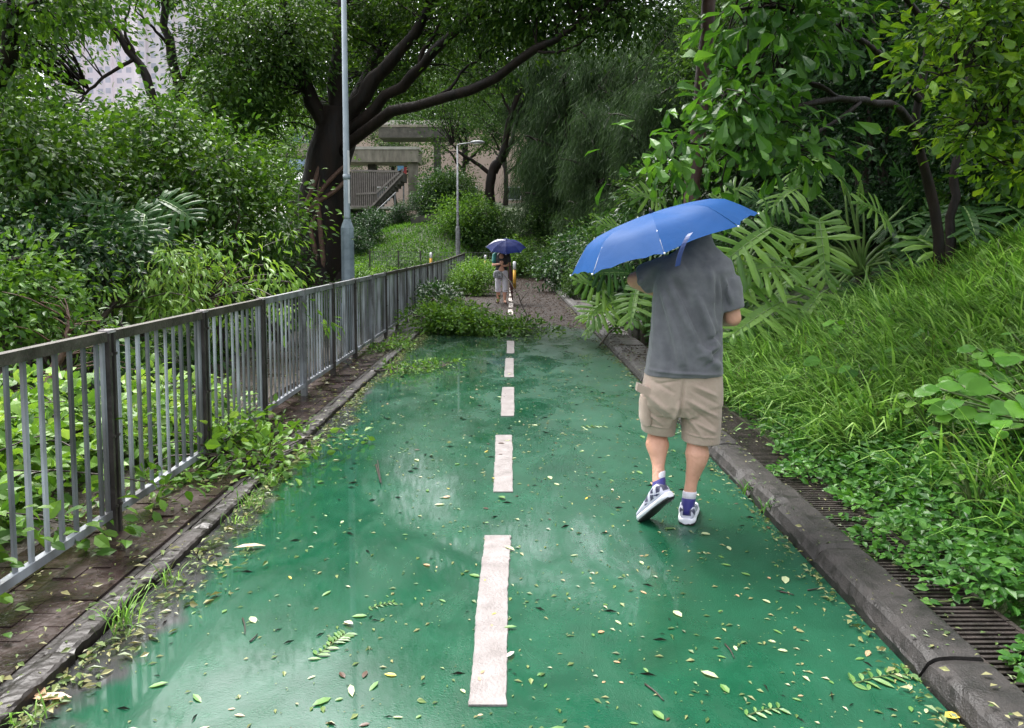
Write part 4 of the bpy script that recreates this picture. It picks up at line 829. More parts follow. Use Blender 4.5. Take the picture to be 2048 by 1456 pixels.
# high crown shading the path from the bank side, above the picture
sb = onbank(1900, 11.0)+np.array([3.5, 0, .9])
tree('tall_bank_tree', 'tall tree on the bank whose high crown overhangs the path above the picture', 'tree', sb, [([sb-[0,0,.3], sb+[-.3,0,2.5], sb+[-1.5,-.6,5.0], sb+[-3.6,-1.2,6.3]], .16, .05), ([sb+[-1.5,-.6,5.0], sb+[-2.5,-2.5,5.8], sb+[-4.2,-4.2,6.0]], .07, .02), ([sb+[-3.0,-1.0,5.9], sb+[-5,0,6.2], sb+[-7.5,.5,6.4]], .07, .02), ([sb+[-.3,0,2.5], sb+[-.8,-1.5,4.5], sb+[-1.5,-3.5,5.5]], .08, .02)],
 [(np.array(o), r) for o, r in (((.7,10.2,6.5),(1.7,2.0,.9)), ((2.3,8.6,6.6),(1.8,1.9,.9)), ((2.0,6.6,6.6),(1.6,1.5,.8)), ((.5,12.6,7.2),(1.7,1.9,1.0)), ((2.6,11.5,8.0),(2.2,2.2,1.1)), ((1.2,5.0,6.2),(1.3,1.3,.6)))], 500, 34, .12, .5, 'diamond', M['far'], M['bark'], 94, rc=.5, frac=.3)

# ------------------------------------------------------------------ lobed-leaf plants (big split leaves on long stalks)
def lobed_leaf(base, tip, up, width, g, droop=.25, nl=9, lobew=.105):
    base = np.asarray(base, float); tip = np.asarray(tip, float); L = np.linalg.norm(tip-base); d = nrm(tip-base); s = nrm(np.cross(d, up)); n = np.cross(s, d)
    b = MB(); ts = np.linspace(-.10, .97, nl*2)
    def mid(t): return base+d*L*t-n*L*droop*(t-.45)**2*.9+n*L*droop*.18
    for sd in (-1, 1):
        for k, t in enumerate(np.linspace(-.06, .93, nl)):
            tt = max(t, 0); prof = math.sin(math.pi*min(1, (tt+.18)/1.22))**.75; ln = width*L*prof*(.72+.45*g.random())
            ang = R(112-84*tt)+g.normal()*.10
            dr = d*math.cos(ang)+s*sd*math.sin(ang); dr = nrm(dr); hw = lobew*L*(.75+.3*prof); sl = g.normal()*.10-.10
            p0 = mid(tt)
            if t < 0: p0 = base+s*sd*.01
            cr = nrm(np.cross(n, dr)); ctr = []
            for u, wq in ((0, .55), (.25, .62), (.55, .92), (.82, .85), (1.0, .12)):
                c = p0+dr*ln*u+n*ln*(.16*u-.42*u*u*droop*2.0+sl*u)
                wav = (1+.18*math.sin(9*u+k)); w2 = hw*wq*.5*wav
                ctr.append((c-cr*w2, c+n*hw*(.16 if u < .9 else 0), c+cr*w2))
            V = np.array([x for tr_ in ctr for x in tr_]); F = []
            for q in range(4):
                for r_ in (0, 1): F.append([q*3+r_, q*3+r_+1, q*3+r_+4, q*3+r_+3])
            b.add(V, F)
        # web of blade along the midrib
        tq = np.linspace(0, .98, 10); wq = [.085*L*(math.sin(math.pi*min(1, (t+.12)/1.15))**.6) for t in tq]
        V = np.array([x for t, w2 in zip(tq, wq) for x in (mid(t), mid(t)+s*sd*w2+n*w2*.25)])
        b.add(V, [[2*i, 2*i+1, 2*i+3, 2*i+2] for i in range(9)])
    rib = MB(); rib.tube([mid(t)+n*.004 for t in np.linspace(0, .98, 9)], np.linspace(.011, .003, 9)*max(.6, L/.8), 5)
    return b, rib
def philo(label, base, specs, seed, mats=('philo', 'petiole'), extra=0, rad=1.1, hgt=1.0):
    g = np.random.default_rng(seed); base = np.asarray(base, float); t = thing('lobed_leaf_plant', label, 'plant', base, None)
    b = MB(); b.tube(spline([base-[0,0,.25], base+[.02,0,.05], base+[-.02,.03,.22]], 6), [.09,.085,.08,.075,.07,.05], 9); b.build('stem', M['twig'], t, smooth=True)
    for (pet, lb, tipp, up, w_, dr, mt) in specs:
        bl, rib = lobed_leaf(lb, tipp, np.asarray(up, float), w_, g, dr); lf = bl.build('leaf', M[mt or mats[0]], t)
        pts = [base+[g.normal()*.03, g.normal()*.03, .16]]+list(pet)+[np.asarray(lb, float)]
        s = spline(pts, 12); rib.tube(s, np.linspace(.021, .011, 12), 7); rib.build('petiole', M[mats[1]], lf, smooth=True)
    for k in range(extra):
        a = k*2.399+g.random()*.5; r = rad*(.45+.6*g.random()); h = hgt*(.25+.75*g.random()); o = np.array([math.cos(a), math.sin(a), 0])
        lb = base+o*r*.75+[0, 0, h]; tp = lb+o*(.45+.25*g.random())+[0, 0, -.30-.25*g.random()]
        bl, rib = lobed_leaf(lb, tp, np.array([0, 0, 1.])+o*.4, .55, g, .35); lf = bl.build('leaf', M[mats[0] if k % 3 else 'philodark'], t)
        s = spline([base+[0, 0, .15], base+o*r*.3+[0, 0, h*.7], lb], 10); rib.tube(s, np.linspace(.018, .009, 10), 6); rib.build('petiole', M[mats[1]], lf, smooth=True)
    return t
B0 = P(1722, 545, 9.4); B0[2] = min(B0[2], float(terrain(B0[0], 9.4))+.1)
FR = (0, -.75, .65)     # leaves show their upper side to the path
sp = [
 (Q((1705,420,9.3),(1683,350,9.2),(1655,322,9.05)), P(1640,316,9.0), P(1585,352,8.8), (-.2,-.5,.8), .75, .7, None),
 (Q((1700,470,9.3),(1672,425,9.2),(1632,385,9.0)), P(1605,374,8.9), P(1545,412,8.7), (-.1,-.5,.8), .75, .6, None),
 (Q((1690,505,9.2),(1640,490,8.8),(1595,474,8.5)), P(1542,456,8.3), P(1440,530,8.0), FR, .62, .22, None),
 (Q((1700,500,9.2),(1665,455,8.9)), P(1638,440,8.7), P(1652,566,8.4), (-.2,-1,.25), .60, .25, None),
 (Q((1695,535,9.1),(1650,540,8.7),(1620,536,8.5)), P(1582,534,8.3), P(1478,548,8.0), (0,-.6,.8), .62, .22, None),
 (Q((1690,545,9.0),(1630,580,8.5)), P(1558,606,8.0), P(1462,672,7.6), FR, .66, .22, None),
 (Q((1700,540,9.0),(1672,570,8.6)), P(1640,588,8.3), P(1585,665,7.9), (-.3,-.8,.5), .62, .25, None),
 (Q((1735,490,9.3),(1762,460,9.2)), P(1775,440,9.1), P(1712,402,8.9), FR, .55, .25, None),
 (Q((1745,505,9.4),(1795,465,9.3)), P(1838,438,9.3), P(1930,420,9.1), FR, .60, .3, 'philodark'),
 (Q((1760,515,9.4),(1830,480,9.3),(1890,455,9.3)), P(1935,462,9.2), P(2000,510,9.0), FR, .60, .3, 'philodark'),
 (Q((1745,530,9.2),(1775,525,8.9)), P(1780,535,8.8), P(1822,606,8.5), FR, .60, .3, 'philodark'),
 (Q((1740,480,9.6),(1790,430,9.7),(1815,405,9.7)), P(1828,398,9.7), P(1790,335,9.6), FR, .55, .25, 'philodark'),
 (Q((1735,535,9.1),(1728,570,8.7)), P(1715,575,8.6), P(1690,630,8.3), FR, .55, .3, 'philodark'),
 (Q((1715,440,9.35)), P(1716,398,9.3), P(1722,360,9.25), (0,-1,.1), .16, .1, None),
 (Q((1700,470,9.3)), P(1690,390,9.25), P(1680,345,9.2), (0,-1,.1), .05, .1, None),
 (Q((1728,470,9.3)), P(1726,405,9.3), P(1722,365,9.25), (0,-1,.1), .05, .1, None),
 (Q((1760,520,9.3),(1840,495,9.2)), P(1900,480,9.1), P(1985,440,9.0), (0,-.5,.8), .45, .2, None),
 (Q((1690,560,9.2),(1640,640,8.7)), P(1600,660,8.2), P(1520,690,7.8), FR, .6, .3, 'philodark'),
 (Q((1670,500,9.6),(1600,440,9.6)), P(1560,420,9.6), P(1490,400,9.5), FR, .6, .3, 'philodark')]
philo('big split-leaf plant with long pale stalks in the middle of the bank', B0, sp, 201, extra=5, rad=1.0, hgt=.7)
B1 = P(1290, 640, 11.2); B1[2] = float(terrain(B1[0], 11.2))
sp = [(Q((1270,600,11)), P(1225,585,10.8), P(1150,560,10.4), FR, .6, .25, None), (Q((1280,580,11)), P(1262,548,10.9), P(1180,548,10.6), FR, .6, .25, 'philodark'), (Q((1275,610,11)), P(1228,598,10.7), P(1175,640,10.4), FR, .62, .3, None),
      (Q((1300,520,11.4),(1330,440,11.4)), P(1330,410,11.3), P(1265,385,11.1), FR, .6, .3, None), (Q((1290,560,11.3)), P(1262,470,11.2), P(1200,448,11), FR, .6, .3, None), (Q((1300,590,11)), P(1310,570,10.8), P(1330,640,10.5), FR, .6, .3, 'philodark')]
philo('split-leaf plant beside the path, showing past the arm of the man', B1, sp, 202, extra=9, rad=1.0, hgt=1.0)
B2 = onbank(1480, 11.6); philo('split-leaf plant half hidden behind the man and the blue umbrella', B2, [(Q((1490,470,11.4)), P(1430,400,11.3), P(1500,372,11.1), FR, .6, .3, None)], 203, extra=12, rad=1.2, hgt=1.3)
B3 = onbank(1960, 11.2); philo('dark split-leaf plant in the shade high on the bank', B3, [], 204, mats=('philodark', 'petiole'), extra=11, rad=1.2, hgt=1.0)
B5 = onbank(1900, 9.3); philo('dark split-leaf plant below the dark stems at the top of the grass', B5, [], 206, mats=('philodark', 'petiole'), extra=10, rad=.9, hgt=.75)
B4 = P(250, 640, 8.2)*[1,1,0]
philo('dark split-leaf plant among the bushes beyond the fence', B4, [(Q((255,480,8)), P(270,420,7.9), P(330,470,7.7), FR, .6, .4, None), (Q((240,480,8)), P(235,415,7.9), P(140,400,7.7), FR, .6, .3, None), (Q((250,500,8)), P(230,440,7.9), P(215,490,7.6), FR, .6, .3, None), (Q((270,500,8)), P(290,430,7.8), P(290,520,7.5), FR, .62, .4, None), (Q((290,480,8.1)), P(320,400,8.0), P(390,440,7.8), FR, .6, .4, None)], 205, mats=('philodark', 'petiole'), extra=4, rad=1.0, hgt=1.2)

# ------------------------------------------------------------------ grass and ground cover on the bank
g = np.random.default_rng(301)
def blades(Pt, az, L, W, lean, curl):
    n = len(Pt); h = np.stack([np.cos(az), np.sin(az), 0*az], -1); sd = np.stack([-np.sin(az), np.cos(az), 0*az], -1); up = np.array([0, 0, 1.])
    p = [Pt]; fr = (.36, .34, .30)
    for k in range(3):
        th = lean+curl*(k+.3)*.55; p.append(p[-1]+(L*fr[k])[:, None]*(up*np.cos(th)[:, None]+h*np.sin(th)[:, None]))
    V = np.stack([p[0]-sd*(W*.35)[:, None], p[0]+sd*(W*.35)[:, None], p[1]-sd*(W*.5)[:, None], p[1]+sd*(W*.5)[:, None], p[2]-sd*(W*.4)[:, None], p[2]+sd*(W*.4)[:, None], p[3]], 1)
    i = (np.arange(n)*7)[:, None]
    F4 = np.concatenate([i+np.array([[0,1,3,2]]), i+np.array([[2,3,5,4]])]); F3 = i+np.array([[4,5,6]])
    return V.reshape(-1, 3), [F4, F3]
def bank_z(x, y): return terrain(x, y)-.02
# tufts so that the grass lies in sheaves of one direction
nt_ = 2500; cx = XD1+.12+3.9*g.random(nt_)**1.1; cy = 2.6+5.8*g.random(nt_)**.95
keep = ~((cy < 4.6) & (cx < 3.1) & (g.random(nt_) < .88)); cx, cy = cx[keep], cy[keep]
keep = ~((cx-XD1 < .35) & (cy < 6.5) & (g.random(len(cx)) < .6)); cx, cy = cx[keep], cy[keep]
tall = .55+.45*(lump(cx, cy, 1.3)*.5+.5)+.25*g.random(len(cx))
az0 = np.pi*.92+lump(cx*1.2, cy*.8)*1.3+g.normal(size=len(cx))*.8
per = 11; n = len(cx)*per; rx = np.repeat(cx, per)+g.normal(size=n)*.05; ry = np.repeat(cy, per)+g.normal(size=n)*.05
Pt = np.stack([rx, ry, bank_z(rx, ry)], -1); az = np.repeat(az0, per)+g.normal(size=n)*.55
L = np.repeat(tall, per)*(.26+.42*g.random(n)); W = .009+.012*g.random(n)
V, F = blades(Pt, az, L, W, np.abs(g.normal(size=n)*.30)+.14, .5+.85*g.random(n))
tag(mk('grass', V, F, M['grass'], smooth=False), 'long pale green grass leaning down the bank beside the man', 'grass', None, 'stuff')
# short weeds covering the soil everywhere on the near bank
n = 52000; rx = XD1+.02+4.8*g.random(n); ry = 2.0+7.4*g.random(n)
cl = lump(rx*2.2, ry*2.2)+.7*lump(rx*5+3, ry*5); k = cl > -.75; rx, ry = rx[k], ry[k]; n = len(rx)
Pt = np.stack([rx, ry, bank_z(rx, ry)+.02+.17*g.random(n)], -1)
V, F = leaves(Pt, rdir(n, g)*[1,1,.4]+[-.25,-.15,.1], np.array([0,-.3,1.])+g.normal(size=(n,3))*.35, .034+.055*g.random(n)**1.6, .55, 'diamond')
tag(mk('ground_cover', V, F, M['cover'], smooth=False), 'small-leaved weeds growing between the grass on the bank', 'ground cover', None, 'stuff')
# creeping ground cover that spills over the grates at the near corner
n = 15000; ry = 2.0+3.6*g.random(n)**1.2; edge = XD1-.10+.13*np.sin(ry*5.1)+.09*np.sin(ry*11.7+1)-.03
rx = edge+(1.9)*g.random(n)**1.0+.03*g.normal(size=n)
inn = rx < XD1+.06
zz = np.where(inn, .05, bank_z(rx, ry))+.015+.15*g.random(n)*np.clip((rx-edge)*4, .12, 1)*(1+.5*lump(rx*4, ry*4))
Pt = np.stack([rx, ry, zz], -1)
V, F = leaves(Pt, rdir(n, g)*[1,1,.35]+[-.3,-.2,.12], np.array([-.15,-.35,1.])+g.normal(size=(n,3))*.38, .030+.028*g.random(n), .62, 'oval')
tag(mk('creeping_ground_cover', V, F, M['cover'], smooth=False), 'glossy creeping ground cover with small leaves spilling over the grates', 'ground cover', None, 'stuff')
# runners over the grate and kerb
for q, (x, y, a, ln) in enumerate(((1.95,2.9,3.0,.33),(1.95,3.3,2.8,.40),(1.96,2.55,3.3,.28),(1.94,3.75,2.6,.28),(1.95,4.6,2.9,.22),(1.93,3.05,2.2,.3))):
    t = thing('creeper_runner', 'thin creeping runner with small leaves lying across the iron grates', 'creeper', (x, y, .05), 'creeper runners across the grates'); b = MB()
    s = np.array([(x+math.cos(a)*ln*u+.02*math.sin(6*u+q), y+math.sin(a)*ln*u+.03*math.sin(5*u), .055+.01*math.sin(9*u)) for u in np.linspace(0, 1, 9)]); b.tube(s, .003, 5); b.build('stem', M['stem'], t)
    Pn = np.repeat(s, 3, 0)+g.normal(size=(27, 3))*.008; V, F = leaves(Pn, rdir(27, g)*[1,1,.3], np.array([0,0,1.])+g.normal(size=(27,3))*.3, .028+.02*g.random(27), .65, 'oval'); mk('foliage', V, F, M['cover'], t, smooth=False)
# arching grass clump leaning over the grate
def tuft(x, y, z, n, L, name, label, cat, az=None, seed=0, mat='grass', group=None, W=.006, spread=.04):
    g2 = np.random.default_rng(seed); Pt = np.array([x, y, z])+g2.normal(size=(n, 3))*[spread, spread, 0]; a = (g2.random(n)*6.28 if az is None else az+g2.normal(size=n)*.55)
    V, F = blades(Pt, a, L*(.55+.5*g2.random(n)), W*(.7+.6*g2.random(n)), np.abs(g2.normal(size=n)*.3)+.1, .35+.75*g2.random(n))
    return tag(mk(name, V, F, M[mat], smooth=False, origin=(x, y, z)), label, cat, group)
tuft(2.45, 3.55, float(bank_z(2.45, 3.55)), 46, .80, 'grass_clump', 'arching clump of long grass blades leaning over the iron grates', 'grass clump', 3.4, 1, W=.011, spread=.10)
tuft(2.75, 3.2, float(bank_z(2.75, 3.2)), 36, .75, 'grass_clump', 'long grass clump drooping above the creeping ground cover', 'grass clump', 3.9, 2, W=.011, spread=.10)
tuft(2.55, 2.55, float(bank_z(2.55, 2.55)), 14, .6, 'grass_clump', 'few long grass blades at the picture edge above the ground cover', 'grass clump', 4.2, 3, W=.010, spread=.08)
# broad-leaved plants
def broad(label, base, n, L, hgt, seed, mat='broad', Wr=.85, rad=.3):
    g2 = np.random.default_rng(seed); base = np.asarray(base, float); t = thing('broad_leaf_plant', label, 'plant', base, None); b = MB(); pts = []; dirs = []
    for k in range(n):
        a = k*2.4+g2.random(); r = rad*(.3+.8*g2.random()); h = hgt*(.45+.6*g2.random()); e = base+[math.cos(a)*r, math.sin(a)*r, h]
        b.tube(spline([base, base*.5+e*.5+[0,0,.06], e], 6), .006, 5); pts.append(e); dirs.append([math.cos(a), math.sin(a)-.35, -.25+.3*g2.random()])
    b.build('stem', M['stem'], t, smooth=True)
    V, F = leaves(pts, np.array(dirs), np.array([0, -.35, 1.])+g2.normal(size=(n, 3))*.25, L*(.7+.5*g2.random(n)), Wr*(.75+.4*g2.random(n)), 'round'); mk('foliage', V, F, M[mat], t, smooth=True); return t
x, y = 2.92, 3.95; broad('bright green plant with big round leaves at the edge of the picture', (x, y, float(bank_z(x, y))), 95, .125, .34, 5, rad=.50)
x, y = 3.25, 4.55; broad('second round-leaved plant behind the first at the picture edge', (x, y, float(bank_z(x, y))), 55, .125, .34, 6, rad=.45)
x, y = 2.62, 6.1; broad('pale green seedling with a few large leaves amid the grass by the man', (x, y, float(bank_z(x, y))), 11, .15, .34, 7, 'cover', .75, .22)
x, y = 3.25, 7.0; broad('yellow-green broad-leaved weed in the middle of the grassy bank', (x, y, float(bank_z(x, y))), 12, .14, .34, 8, 'broad', .7, .22)
for q in range(22):
    y = 3.6+4.4*g.random(); x = XD1+.25+2.9*g.random()*(y/7.5); broad('small leafy weed growing among the grass on the bank', (x, y, float(bank_z(x, y))), int(10+14*g.random()), float(.05+.06*g.random()), float(.22+.16*g.random()), 300+q, ('cover', 'broad', 'left2')[q % 3], float(.5+.35*g.random()), float(.12+.14*g.random()))['group'] = 'leafy weeds among the bank grass'
x, y = 2.0, 10.0; broad('bright leafy weed by the chamber beside the kerb', (x+.3, y, float(bank_z(x+.3, y))), 60, .11, .35, 9, 'cover', .6, .4)
M['lawn'] = leafmat('lawn_grass', [(.02,.06,.010), (.04,.11,.018), (.065,.15,.025), (.09,.19,.035)], rough=.8, trans=.3, spec=.05)
# grass on the far bank and lawn
n = 26000; rx = -8.5+17*g.random(n); ry = 31.5+12*g.random(n); zz = terrain(rx, ry); k = (zz > .25); rx, ry, zz = rx[k], ry[k], zz[k]; n = len(rx)
V, F = blades(np.stack([rx, ry, zz-.03], -1), g.random(n)*6.28, .16+.16*g.random(n), .035+0*rx, .3+.4*g.random(n), .5+.3*g.random(n))
tag(mk('bank_grass', V, F, M['lawn'], smooth=False), 'short grass on the far bank behind the fence end', 'grass', None, 'stuff')
n = 30000; rx = XD1+.1+9*g.random(n)**1.5; ry = 10.5+22*g.random(n); zz = terrain(rx, ry)
V, F = leaves(np.stack([rx, ry, zz+.10*g.random(n)], -1), rdir(n, g)*[1,1,.5], np.array([0,-.4,1.])+g.normal(size=(n,3))*.4, .08+.08*g.random(n), .55, 'diamond')
tag(mk('bank_undergrowth', V, F, M['far'], smooth=False), 'dark leafy undergrowth covering the shaded bank along the path', 'undergrowth', None, 'stuff')
n = 34000; rx = XF-1.7-9*g.random(n)**1.3; ry = 4+32*g.random(n); zz = terrain(rx, ry)
V, F = leaves(np.stack([rx, ry, zz+.14*g.random(n)], -1), rdir(n, g)*[1,1,.5], np.array([0,-.4,1.])+g.normal(size=(n,3))*.4, .07+.08*g.random(n), .55, 'diamond')
tag(mk('floor_undergrowth', V, F, M['left'], smooth=False), 'leafy undergrowth below the bushes beyond the fence', 'undergrowth', None, 'stuff')
# tufts and weeds in the verge kerb
GT = 'weed tufts along the verge kerb'
for q, (px, py, n, L) in enumerate(((245,1245,40,.17),(330,1165,22,.12),(505,1010,34,.14),(545,965,24,.15),(470,1040,16,.10),(620,905,16,.1),(860,720,20,.12),(60,1440,14,.10))):
    p = G(px, py, .03); tuft(p[0], p[1], .02, n, L, 'grass_tuft', ('spiky green grass tuft growing from the verge kerb' if q != 0 else 'largest grass tuft on the verge kerb, close to the camera'), 'grass tuft', None, 20+q, 'grass', GT if q else None, .005, .03)
for q, (px, py) in enumerate(((1535,1020),(1500,985),(1600,1040))):
    p = G(px, py, .03); tuft(p[0], p[1], .02, 16, .13, 'grass_tuft', 'small weed tuft in the crack along the bank-side kerb', 'grass tuft', None, 40+q, 'cover', 'weed tufts along the bank-side kerb', .008, .03)
# ================================================================== UMBRELLAS
def fabric(name, c1, c2, rough=.55, sheen=.2, bump=.12, bscale=300, trans=0.0, scale=5, bs2=None, spec=.5):
    m, t, N, L = newmat(name); tc = N('TexCoord'); no = N('TexNoise', i_Scale=scale, i_Detail=6.0, i_Roughness=.65); L(tc.outputs['Object'], no.inputs['Vector'])
    r = ramp(N, [(.35, c1), (.65, c2)]); L(no.outputs[0], r.inputs[0]); b = N('BsdfPrincipled', i_Roughness=rough); L(r.outputs[0], b.inputs['Base Color']); b.inputs['Sheen Weight'].default_value = sheen; b.inputs['Specular IOR Level'].default_value = spec
    n2 = N('TexNoise', i_Scale=bscale, i_Detail=2.0); L(tc.outputs['Object'], n2.inputs['Vector']); h = n2.outputs[0]
    if bs2:
        n3 = N('TexNoise', i_Scale=bs2, i_Detail=3.0, i_Distortion=1.2); L(tc.outputs['Object'], n3.inputs['Vector']); ad = N('Math', operation='MULTIPLY_ADD', i_1=5.0); L(n3.outputs[0], ad.inputs[0]); L(h, ad.inputs[2]); h = ad.outputs[0]
    bp = N('Bump', i_Strength=bump, i_Distance=.004); L(h, bp.inputs['Height']); L(bp.outputs[0], b.inputs['Normal'])
    o = N('OutputMaterial')
    if trans:
        tr = N('BsdfTranslucent'); L(r.outputs[0], tr.inputs[0]); ms = N('MixShader', i_Fac=trans); L(b.outputs[0], ms.inputs[1]); L(tr.outputs[0], ms.inputs[2]); L(ms.outputs[0], o.inputs[0])
    else: L(b.outputs[0], o.inputs[0])
    return m
M['umb'] = fabric('bright_blue_nylon', (.0025,.054,.195), (.0035,.064,.23), rough=.6, sheen=.0, trans=.12, spec=.18, scale=3, bs2=9)
M['strap'] = fabric('navy_strap', (.010,.03,.13), (.015,.045,.19))
M['navy'] = fabric('navy_nylon', (.001,.006,.05), (.002,.011,.08), rough=.7, trans=.05, scale=2, sheen=0, spec=.08); M['highlight_cloth'] = fabric('highlight_cloth', (.25,.25,.30), (.35,.35,.4), sheen=0, spec=.1)
M['chrome'] = simple('umbrella_steel', (.35,.35,.36), (.5,.5,.52), rough=.25, metal=.9); M['black'] = simple('black_plastic', (.012,.012,.013), (.03,.03,.032), rough=.4)
def umbrella(label, Cn, n, r, Rr, H, prof, mat, down, strap=None, highlight_panel=None, folds=True):
    n = nrm(np.asarray(n, float)); r = np.asarray(r, float); r = nrm(r-n*np.dot(r, n)); f = np.cross(n, r)
    A = Cn+n*H; t = thing('umbrella', label, 'umbrella', Cn-n*down)
    zt = lambda u: np.interp(u, [p[0] for p in prof], [p[1] for p in prof])*H
    nt_, na = 16, 8; us = np.linspace(0, 1, nt_)
    def pt(u, a, seg):
        mid = (seg+.5)*math.pi/4; d = a-mid; q = math.cos(d*4)          # q 1 in mid panel, 0 at ribs
        ch = math.cos(math.pi/8)/math.cos(d); e = ch*(1-.035*q*u**3); rad = Rr*u*(1+(e-1)*min(1, u*1.3))
        z = zt(u)-.012*q*math.sin(math.pi*u)+ (.012*q*u**6)
        return Cn+(r*math.cos(a)+f*math.sin(a))*rad+n*z
    V = []; F = []; mi = []
    for s in range(8):
        o = len(V); aa = np.linspace(s, s+1, na+1)*math.pi/4
        for u in us:
            for a in aa:
                p_ = pt(u, a, s); d = abs(a-(s+.5)*math.pi/4)/(math.pi/8)
                if folds and u > .7: p_ = p_+n*(.006*(u-.7)/.3*math.sin(d*13+s)*(d > .45))
                V.append(p_)
        for i in range(nt_-1):
            for j in range(na): F.append([o+i*(na+1)+j, o+i*(na+1)+j+1, o+(i+1)*(na+1)+j+1, o+(i+1)*(na+1)+j]); mi.append(1 if highlight_panel == s else 0)
    cp = mk('canopy', V, F, [mat, M['highlight_cloth']] if highlight_panel is not None else mat, t, True, mi)
    for k in range(8):
        a = k*math.pi/4; d = r*math.cos(a)+f*math.sin(a); b = MB(); b.tube([Cn+d*Rr*u+n*(zt(u)-.004) for u in np.linspace(0, 1, 10)], .0022, 5)
        b.tube([Cn+n*(H*.35), Cn+d*Rr*.5+n*(zt(.5)-.006)], .0022, 5); rb = b.build('rib', M['chrome'], t, smooth=True)
        V2, F2 = ball(Cn+d*Rr*1.004, .0055, 8, 6); mk('tip', V2, F2, M['white'], rb)
    b = MB(); b.tube([A+n*.012, Cn-n*(down-.09)], .006, 8); b.build('shaft', M['chrome'], t, smooth=True)
    b = MB(); b.tube([Cn-n*(down-.088), Cn-n*(down-.06), Cn-n*down], [.013, .016, .014], 10); b.build('handle', M['black'], t, smooth=True)
    b = MB(); b.tube([A+n*.001, A+n*.018, A+n*.03], [.012, .009, .003], 8); b.build('ferrule', M['black'], t, smooth=True)
    if strap:
        s = spline(strap, 10); wv = r*.0125; V = np.concatenate([s-wv, s+wv, s+wv+[0, -.0015, 0], s-wv+[0, -.0015, 0]]); i = np.arange(9)
        mk('strap', V, np.concatenate([np.stack([k*10+i, ((k+1) % 4)*10+i, ((k+1) % 4)*10+i+1, k*10+i+1], -1) for k in range(4)]), M['strap'], t, False)
    return t
UC = P(1324, 491, 4.12); UV = nrm(UC*np.array([1, 1, 0])); UR = np.array([UV[1], -UV[0], 0]); UN = nrm(-.317*UR-.075*UV+np.array([0, 0, .944]))
PROF = [(0, 1), (.2, .985), (.4, .94), (.6, .85), (.74, .70), (.86, .40), (1, 0)]
umbrella('open bright blue folding umbrella held by the man in the grey shirt', UC, UN, UR+np.array([0, 0, .335]), .535, .19, PROF, M['umb'], .46,
         strap=[P(1381,466,3.60), P(1375,474,3.58), P(1367,490,3.565), P(1359,512,3.565), P(1355,532,3.57)])

# ================================================================== THE MAN
M['skin'] = fabric('skin', (.60,.305,.205), (.70,.385,.275), rough=.5, sheen=0, bump=.3, bscale=130, scale=6, bs2=18, spec=.4)
M['shirt'] = fabric('heather_grey_jersey', (.105,.107,.12), (.15,.152,.166), rough=.85, sheen=.3, bump=.2, bscale=420, scale=16, bs2=10)
M['khaki'] = fabric('khaki_cotton', (.40,.30,.24), (.48,.37,.30), rough=.8, sheen=.2, bump=.4, bscale=320, scale=8, bs2=11)
M['hair'] = fabric('dark_hair', (.01,.008,.007), (.03,.024,.02), rough=.5, bump=.6, bscale=90)
M['shoewhite'] = simple('white_shoe_mesh', (.50,.50,.62), (.66,.66,.76), rough=.6, scale=40, bump=.2, bscale=220); M['shoedark'] = simple('dark_shoe_panel', (.02,.02,.06), (.14,.14,.2), rough=.6, scale=38)
M['navysock'] = fabric('navy_collar', (.018,.015,.16), (.03,.025,.22)); M['midsole'] = simple('white_midsole', (.68,.69,.76), (.78,.78,.84), rough=.5); M['sole'] = simple('black_outsole', (.008,.008,.010), (.02,.02,.022), rough=.6)
M['sockwhite'] = fabric('white_sock', (.62,.60,.68), (.75,.73,.80), bump=.5, bscale=200); M['lip'] = simple('lip', (.35,.13,.11), rough=.5); M['eyewhite'] = simple('eye', (.7,.7,.7), rough=.3)
def union(parts):
    V = []; F4 = []; F3 = []; n = 0
    for v, fs in parts:
        for f in norm_faces(fs):
            f = np.asarray(f, int)
            if f.size: (F4 if f.shape[1] == 4 else F3).append(f+n)
        V.append(np.asarray(v, float)); n += len(v)
    return np.concatenate(V), [x for x in ([np.concatenate(F4)] if F4 else [])+([np.concatenate(F3)] if F3 else [])]
def limb(pts, rad, n=14, k=14):
    """tapered limb with round ends"""
    p = spline(pts, k); t = np.linspace(0, 1, k); r = np.interp(t, np.linspace(0, 1, len(rad)), rad); V, F, F3 = tube(p, r, n); out = [(V, [F, F3])]
    for e, rr in ((p[0], r[0]), (p[-1], r[-1])): out.append(ball(e, rr*.98, n, 8))
    return out
